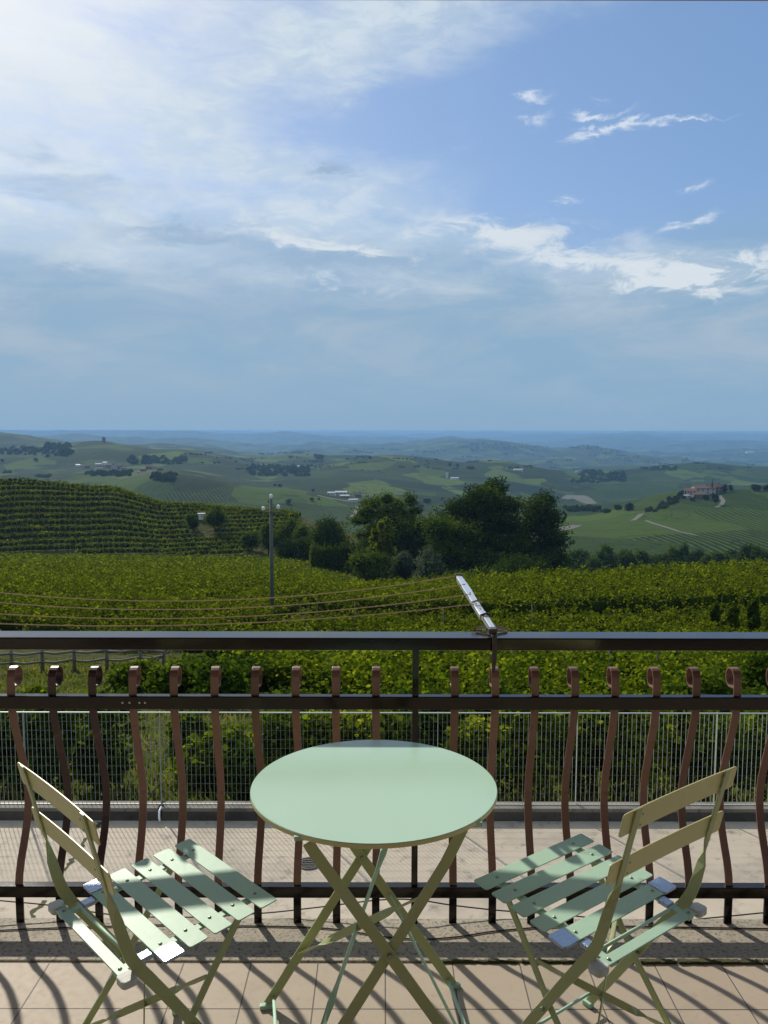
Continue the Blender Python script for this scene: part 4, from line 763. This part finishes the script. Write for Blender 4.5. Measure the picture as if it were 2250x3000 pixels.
# strip of moss and dirt in the joint between tiles and edge
rnd = random.Random(4); b_ = MB(); x = -1.3
while x < 1.3:
    L_ = rnd.uniform(.006, .018); on = x > .15 and rnd.random() < .9
    if on: w_ = rnd.uniform(.003, .009)+(.008 if x > .65 else 0); b_.box((x, 2.377, .003), (L_*1.3, w_, rnd.uniform(.006, .012)), rnd.uniform(-.2, .2))
    x += L_
tag(b_.build('moss_joint', M['moss']), 'dark moss growing in the joint behind the tiles', 'moss', None, 'stuff')
b_ = MB(); b_.box((0, .43, 3.03), (9, 4.86, .14)); tag(b_.build('balcony_roof', M['soffit']), kind='structure')

# railing
rl = empty('balcony_railing', (0, 2.58, 0), 0, 'dark brown metal balcony railing with pot-bellied flat bars ending in scrolls', 'railing')
b_ = MB(); b_.box((0, .014, .924), (9, .088, .040)); b_.build('top_rail', M['rail'], rl, bevel=.004)
b_ = MB(); b_.box((0, -.0, .732), (9, .030, .042)); b_.build('middle_rail', M['rail'], rl, bevel=.003)
b_ = MB(); b_.box((0, -.0, .111), (9, .034, .037)); b_.build('bottom_rail', M['rail'], rl, bevel=.003)
b_ = MB(); b_.box((.100, .002, .45), (.020, .020, .906)); b_.build('post', M['rail'], rl, bevel=.002)
prof = [(.09, -.002), (.128, -.001), (.16, .006), (.20, .022), (.24, .045), (.28, .066), (.32, .082), (.36, .090), (.40, .092), (.45, .084), (.50, .068), (.55, .050), (.60, .032), (.65, .015), (.69, .004), (.72, 0), (.75, -.001), (.785, -.001)]
cx_, cz_, rr_ = .030, .800, .031
for k in range(1, 17): a_ = math.pi-k*math.pi*1.62/16; f_ = 1-.30*max(0, (k-8)/8); prof.append((cz_+math.sin(a_)*rr_*f_*1.1, cx_+math.cos(a_)*rr_*f_))
prof.append((cz_-.022, cx_-.026)); prof.append((cz_-.016, cx_-.030))
bars = [-1.297-.127*k for k in range(14, 0, -1)]+[-1.297, -1.169, -1.04, -.914, -.787, -.658, -.53, -.403, -.276, -.15, -.024, .224, .351, .476, .601, .727, .857, .982, 1.11, 1.237]+[1.364+.127*k for k in range(14)]
def mk_bar():
    b_ = MB(); b_.strip([(0, y, z) for z, y in prof], [(1, 0, 0)]*len(prof), .0245, .005); return b_
m = M['bar']; q = G(m.node_tree); b = m.node_tree.nodes['Principled BSDF']; oi = q.n.new('ShaderNodeObjectInfo'); src = b.inputs['Base Color'].links[0].from_socket
q.l.new(q.mix(q.mul(oi.outputs['Random'], 0.55), src, (0.10, 0.055, 0.042)), b.inputs['Base Color'])
bp_ = None
for i, x in enumerate(bars):
    if bp_ is None: bp_ = mk_bar().build('baluster', M['bar'], rl, bevel=.0008, smooth=False); o = bp_
    else: o = bp_.copy(); col.objects.link(o); o.parent = rl
    o.location = (x, 0, 0)
    o.rotation_euler = (0, 0, random.uniform(-.05, .05))
    if x in (-1.04, -.914): o.data = o.data.copy(); o.data.materials[0] = M['barblack']; o['label'] = 'worn nearly black baluster, %s of two' % ('left' if x < -1 else 'right')
for x in (-.815, -.793, -.762, -.745):
    b_ = MB(); b_.lathe([(.0015, 0), (.0035, 0), (.003, .002), (.001, .0025)], (0, 0, 0), 10); o = b_.build('screw', M['alu'], rl); o.rotation_euler = (math.pi/2, 0, 0); o.location = (x, -.0155, .733)
b_ = MB()
for x in bars+[.1]: b_.box((x, .012, -.10), (.045, .012, .12))
b_.build('mounting_plate', M['rail'], rl)

for x in bars:
    b_ = MB(); b_.box((x, -.001, -.060), (.0245, .006, .305)); b_.build('bar_foot', M['rail'], rl)

# black cables lying along the railing foot
def cable(pts, label, r_=.0022):
    P = [Vector(p) for p in pts]; Q = []
    for i in range(len(P)-1):
        p0, p1, p2, p3 = P[max(i-1, 0)], P[i], P[i+1], P[min(i+2, len(P)-1)]
        for k in range(8):
            t = k/8; Q.append(0.5*((2*p1)+(p2-p0)*t+(2*p0-5*p1+4*p2-p3)*t*t+(3*p1-p0-3*p2+p3)*t**3))
    Q.append(P[-1]); b_ = MB(); b_.tube(Q, r_, 6); o = b_.build('cable', M['cable'], smooth=True); tag(o, label, 'cable'); return o
def cp(u, v, y): return ((u-1125)/F*(math.cos(PITCH)*y+math.sin(PITCH)*(H-z_of(v, y))), y, z_of(v, y))
cable([cp(u, v, 2.62) for u, v in [(-120, 2628), (0, 2640), (160, 2655), (350, 2683), (560, 2688), (770, 2676), (920, 2660), (1110, 2637), (1220, 2636), (1330, 2652), (1480, 2668), (1620, 2676), (1760, 2690), (1930, 2700), (2080, 2688), (2280, 2668)]], 'thin dark cable sagging behind the bottom rail across the whole railing')
cable([(x, y, .0045) for x, y in [(-1.5, 2.50), (-1.15, 2.535), (-.9, 2.55), (-.7, 2.56), (-.5, 2.556), (-.2, 2.545), (.0, 2.50), (.12, 2.486), (.24, 2.50), (.36, 2.53), (.55, 2.553), (.8, 2.556), (1.0, 2.55), (1.4, 2.54)]], 'thin dark cable lying on the concrete edge under the railing')

# clothes airer clamped on the top rail
ai = empty('clothes_airer', (.345, 2.58, .945), 0, 'white metal clothes-line arm clamped on the top rail with tan lines stretched to the left', 'clothes airer')
def L(p): return Vector(p)-ai.location
A0, A1 = L((.340, 2.585, .962)), L((.288, 3.20, 1.024)); ax = (A1-A0)
b_ = MB(); b_.strip([A0+ax*.22, A0+ax*.55, A0+ax*.72, A0+ax], [(1, .1, 0)]*4, [.022, .024, .029, .021], .008); b_.build('arm', M['alu'], ai, bevel=.002)
for sg_ in (-1, 1): b_ = MB(); b_.strip([A0+ax*.22+Vector((sg_*.0118, 0, -.006)), A0+ax*.98+Vector((sg_*.0112, 0, -.006))], [(0, 0, 1)]*2, .014, .0016); b_.build('arm_flange', M['alu'], ai)
for t_ in (.32, .62, .80): b_ = MB(); b_.lathe([(.001, 0), (.0032, 0), (.0028, .0015), (.001, .002)], tuple(A0+ax*t_+Vector((0, 0, .004))), 10); b_.build('arm_rivet', M['plast'], ai)
b_ = MB(); b_.box(tuple(A1+Vector((0, .004, 0))), (.030, .014, .018)); b_.build('end_cap', M['plast'], ai, bevel=.003)
b_ = MB(); b_.strip([A0-ax*.05, A0+ax*.26], [(1, .1, 0)]*2, .018, .020); b_.build('arm_joint', M['alu'], ai, bevel=.002)
b_ = MB(); b_.box(tuple(A0+Vector((-.005, -.03, .004))), (.026, .03, .018), .1); b_.box(tuple(A0+Vector((.0, -.052, -.045))), (.014, .012, .085)); b_.box(tuple(A0+Vector((.0, -.02, -.088))), (.012, .07, .014)); b_.tube([A0+Vector((0, -.04, -.09)), A0+Vector((0, -.04, -.125))], .006, 8); b_.build('clamp', M['plast'], ai, bevel=.002)
b_ = MB(); b_.strip([A0+Vector((-.046, .062, -.010)), A0+Vector((-.01, .058, -.004)), A0+Vector((.01, .058, -.004)), A0+Vector((.056, .062, -.012))], [(0, .4, 1)]*4, .010, .003); b_.build('clamp_plate', M['alu'], ai)
for t_, s_ in ((.40, 1), (.17, 1)): b_ = MB(); b_.tube([A0+ax*t_+Vector((-.017, 0, .012)), A0+ax*t_+Vector((.0, .008, .016)), A0+ax*t_+Vector((.017, 0, .012))], .004, 6); b_.build('line_knot', M['cord'] if t_ > .3 else M['plast'], ai)
B0 = L((-2.15, 2.585, .962)); B1 = L((-2.15, 3.25, 1.03)); b_ = MB(); b_.strip([B0, B1], [(1, 0, 0)]*2, .024, .016); b_.box(tuple(B0), (.04, .04, .05)); b_.build('arm', M['alu'], ai, bevel=.002)
for t_, ul, vl, vm in ((1.0, 0, 1740, 1762), (.80, 0, 1769, 1787), (.60, 0, 1802, 1813), (.42, 0, 1830, 1833)):
    p1 = A0+ax*t_+Vector((0, 0, .004)); yw = 2.58+.615*t_; zl = z_of(vl, yw); xl = (0-1125)/F*yw
    pts = []; x1 = p1.x+ai.location.x; z1 = p1.z+ai.location.z; zm = z_of(vm, yw); xm = (520-1125)/F*yw
    # parabola through the arm, the sag and the left frame edge
    Am = np.array([[x1*x1, x1, 1], [xm*xm, xm, 1], [xl*xl, xl, 1]]); co = np.linalg.solve(Am, np.array([z1, zm, zl]))
    for k in range(41): x = x1+(-2.15-x1)*k/40; pts.append(L((x, yw, co[0]*x*x+co[1]*x+co[2])))
    b_ = MB(); b_.tube(pts, .0021, 6); b_.build('line', M['cord'], ai, smooth=True)

# ------------------------------------------------------------------ bistro table
tb = empty('bistro_table', (-.023, 2.006, 0), math.atan2(.165, .986), 'round mint green folding bistro table by the railing', 'table'); TH = .712
b_ = MB(); rp = .302; pr_ = [(.001, TH-.003), (rp-.006, TH-.003), (rp-.006, TH-.0115), (rp-.0015, TH-.012), (rp, TH-.0105), (rp, TH-.0015), (rp-.0015, TH), (.001, TH)]
b_.lathe(pr_, (0, 0, 0), 96); o = b_.build('tabletop', [M['mint_top'], M['slatback']], tb, smooth=True)
# the profile is flat on top: only the rim is rounded
for p in o.data.polygons: p.material_index = 0 if p.center.z > TH-.0011 else 1
em = o.modifiers.new('edge_split', 'EDGE_SPLIT'); em.split_angle = R(28)
S_ = .44; hy = S_/2; LW, LT = .026, .0045
def xleg(x0, x1, ztop, y, bend=0):
    """leg from foot x0 at the floor through the pivot to x1 near the top"""
    pts = [Vector((x0, y, .012)), Vector(((x0+x1)/2*1.0, y, ztop*.5)), Vector((x1*.93+x0*.07, y, ztop*.90)), Vector((x1-bend, y, ztop))]; return pts
for y, nm in ((hy, 'far'), (-hy, 'near')):
    offA, offB = (.0, .006)
    # frame A leans to the right, frame B to the left
    A_pts = [Vector((-.261, y+offA, .010)), Vector((0, y+offA, .412)), Vector((.128, y+offA, .612)), Vector((.150, y+offA, .655)), Vector((.168, y+offA, .692))]
    B_pts = [Vector((.261, y-offB, .010)), Vector((0, y-offB, .412)), Vector((-.168, y-offB, .668)), Vector((-.180, y-offB, .690))]
    for Pp in (A_pts, B_pts):
        b_ = MB(); b_.strip(Pp, [(1, 0, 0)]*len(Pp), LW, LT); lg = b_.build('leg', M['sage'], tb, bevel=.001)
        f_ = MB(); f_.box((Pp[0].x*1.02, y-.004, .006), (.034, .016, .012)); f_.build('foot_cap', M['mint'], lg, bevel=.002)
    b_ = MB(); b_.tube([(0, y-.016, .412), (0, y+.010, .412)], .006, 10); b_.build('pivot_bolt', M['rivet'], tb)
def brace(P0, P1, m=M['sage'], w=.020, par=None, side=(1, 0, 0), t=.003):
    P0, P1 = Vector(P0), Vector(P1); d = P1-P0; n_ = 16; pts = []; sds = []
    for k in range(n_+1):
        f_ = k/n_; pts.append(P0+d*f_); tw = 0 if f_ < .2 else (1 if f_ < .45 else 1)
        tw = min(1, max(0, (f_-.16)/.14)); tw = tw*(1-min(1, max(0, (f_-.70)/.14))); s0 = Vector(side); s1 = Vector((0, 0, 1)); sds.append((s0*(math.cos(tw*math.pi/2))+s1*math.sin(tw*math.pi/2)))
    b_ = MB(); b_.strip(pts, sds, w, t); return b_.build('brace', m, par, bevel=.0006)
def onA(z): return (z-.412)/.402*.261
brace((onA(.150), hy-.004, .150), (onA(.540), -hy+.004, .540), M['sage'], .020, tb, (1, 0, .2))
brace((onA(.600), hy-.004, .600), (onA(.100), -hy+.004, .100), M['mint'], .018, tb, (0, 1, 0))
brace((-onA(.300)+.004, hy-.008, .300), (-onA(.05)+.0, -hy+.008, .05), M['mint'], .010, tb, (0, 1, 0), .004)
for s_ in (-1, 1): b_ = MB(); b_.tube([(s_*.245, hy-.006, .030), (s_*.245, -hy+.006, .030)], .0045, 8); b_.build('foot_rail', M['mint'], tb, smooth=True)
for s_, z_ in ((1, .690), (-1, .688)): b_ = MB(); b_.tube([(s_*.172, hy, z_), (s_*.172, -hy, z_)], .005, 8); b_.build('top_bar', M['sage'], tb, smooth=True)
b_ = MB()
for y in (hy+.004, -hy-.004): b_.box((0, y, TH-.010), (.42, .012, .010))
b_.build('top_batten', M['mint'], tb)
b_ = MB(); b_.tube([(-.085, -hy-.007, .541), (-.085, -hy+.004, .541)], .005, 10); b_.build('stop_pin', M['rivet'], tb)

# ------------------------------------------------------------------ folding chairs
def make_chair():
    r_ = empty('folding_chair')
    def zs(d): return .440+(d)*.08
    for k in range(5):                                   # seat slats, front to back
        d = .126-k*.063; zc = zs(d)+.009; T4 = Matrix.Translation((0, d, zc)) @ Matrix.Rotation(.08, 4, 'X'); b_ = MB(); b_.plate(.412, .0475, .003, .006, T4)
        sl = b_.build('seat_slat', M['mint'], r_, bevel=.0006)
        for s_ in (-1, 1):
            rv = MB(); rv.lathe([(.0045, 0), (.0045, .001), (.003, .0026), (.001, .003)], (0, 0, 0), 10); o = rv.build('rivet', M['rivet'], sl, smooth=True); o.location = (s_*.145, d, zc+.0015)
        if k == 4:
            for s_ in (-1, 1):
                tp = MB(); T5 = Matrix.Translation((s_*.186, d, zc+.0003)) @ Matrix.Rotation(.08, 4, 'X'); tp.plate(.052, .0505, .007, .005, T5); tp.build('foil_tape', M['tape'], sl, bevel=.001)
    for s_ in (-1, 1):                                   # side rails under the slats, running back past the legs
        b_ = MB(); b_.strip([(s_*.145, .145, zs(.145)+.001), (s_*.145, -.10, zs(-.1)+.001), (s_*.145, -.16, zs(-.16)+.0), (s_*.145, -.236, zs(-.236)-.002)], [(1, 0, 0)]*4, .020, .006); sr = b_.build('side_rail', M['mint'], r_, bevel=.001)
        tp = MB(); tp.strip([(s_*.145, -.150, zs(-.15)+.001), (s_*.145, -.180, zs(-.18)+.001)], [(1, 0, 0)]*2, .026, .011); tp.build('foil_tape', M['tape'], sr, bevel=.002)
        b_ = MB(); b_.tube([(s_*.190, -.066, .235), (s_*.158, -.066, .235)], .005, 10); b_.build('pivot_bolt', M['rivet'], r_)
    b_ = MB(); b_.plate(.376, .026, .004, .008, Matrix.Translation((0, -.224, zs(-.224)+.004)) @ Matrix.Rotation(.08, 4, 'X')); rb = b_.build('rear_bar', M['mint'], r_, bevel=.0008)
    for s_ in (-1, 1):
        b_ = MB(); b_.plate(.040, .036, .017, .010, Matrix.Translation((s_*.186, -.226, zs(-.224)+.000))); b_.build('foam_wrap', M['foam'], rb, bevel=.006)
        rv = MB(); rv.lathe([(.005, 0), (.005, .001), (.003, .003), (.001, .0035)], (0, 0, 0), 10); o = rv.build('rivet', M['rivet'], rb, smooth=True); o.location = (s_*.150, -.224, zs(-.224)+.006)
    b_ = MB(); b_.tube([(-.165, -.186, .424), (.165, -.186, .424)], .0042, 8); b_.build('hinge_rod', M['mint'], r_, smooth=True)
    for s_ in (-1, 1):                                   # long bars: backrest upright, bend at the seat, front foot
        x = s_*.178
        P_ = [(-.302, .806), (-.284, .735), (-.268, .670), (-.256, .622), (-.248, .590), (-.238, .550), (-.225, .500), (-.212, .462), (-.195, .430), (-.172, .398), (-.120, .322), (.0, .138), (.088, .004)]
        tw = [0, 0, 0, 0, .35, .85, 1, 1, 1, 1, 1, 1, 1]; sds = []
        for i, (dd, zz) in enumerate(P_):
            a_ = Vector(P_[max(i-1, 0)]); c_ = Vector(P_[min(i+1, len(P_)-1)]); T_ = (c_-a_).normalized(); inpl = Vector((0, -T_.y, T_.x)); s0 = Vector((1, 0, 0)); sds.append(s0*math.cos(tw[i]*math.pi/2)*s_+inpl*math.sin(tw[i]*math.pi/2))
        ins = [x-s_*.0+(-s_*.012)*(1-t_) for t_ in tw]
        b_ = MB(); b_.strip([(ins[i], dd, zz) for i, (dd, zz) in enumerate(P_)], sds, [.020, .020, .020, .021, .022, .024, .026, .027, .027, .026, .024, .024, .022], .005); b_.build('long_leg', M['sage'], r_, bevel=.001)
        Q_ = [(.085, .446), (.060, .414), (.0, .332), (-.066, .235), (-.174, .108), (-.262, .004)]
        b_ = MB(); b_.strip([(s_*.160, dd, zz) for dd, zz in Q_], [(0, .8, -.6)]*6, .019, .005); b_.build('short_leg', M['sage'], r_, bevel=.001)
        for x_, y_ in ((.175, .086), (.160, -.262)): b_ = MB(); b_.box((s_*x_, y_, .007), (.018, .030, .014)); b_.build('foot_cap', M['mint'], r_, bevel=.003)
    for z_, zt_, L_ in ((.775, .806, .424), (.657, .69, .424)):                # two back slats, slightly bowed
        d = -.302+(.806-z_)*.24-.004; T6 = Matrix.Translation((0, d+.010, z_)) @ Matrix.Rotation(math.pi/2-.0+.24*.9, 4, 'X')
        b_ = MB(); b_.plate(L_, .056, .003, .008, T6, curve=.004); bs = b_.build('back_slat', M['slatback'], r_, bevel=.0006)
        for s_ in (-1, 1):
            for dz_ in (-.013, .013): rv = MB(); rv.lathe([(.0035, 0), (.0035, .0008), (.001, .0018)], (0, 0, 0), 8); o = rv.build('rivet', M['rivet'], bs); o.rotation_euler = (math.pi/2+.24, 0, 0); o.location = (s_*.150, d+.002-dz_*.24, z_+dz_)
    b_ = MB(); b_.tube([(-.175, .080, .040), (.175, .080, .040)], .0042, 8); b_.build('foot_rail', M['mint'], r_, smooth=True)
    for s_ in (-1, 1): brace((s_*.156, -.012, .318), (-s_*.156, -.182, .100), M['sage'], .018, r_, (0, .8, -.6))
    return r_
c1 = make_chair(); c1.location = (-.503, 1.971, 0); c1.rotation_euler = (0, 0, math.atan2(-.733, .68)); tag(c1, 'mint and olive folding slat chair left of the table, facing right towards the valley', 'chair', 'folding chairs at the bistro table')
def copy_tree(o, parent=None):
    c = o.copy(); col.objects.link(c); c.parent = parent
    for ch in list(o.children): copy_tree(ch, c)
    return c
c2 = copy_tree(c1); c2.location = (.479, 2.0145, 0); c2.rotation_euler = (0, 0, math.atan2(.603, .797)); tag(c2, 'mint and olive folding slat chair right of the table, facing left towards the valley', 'chair', 'folding chairs at the bistro table')
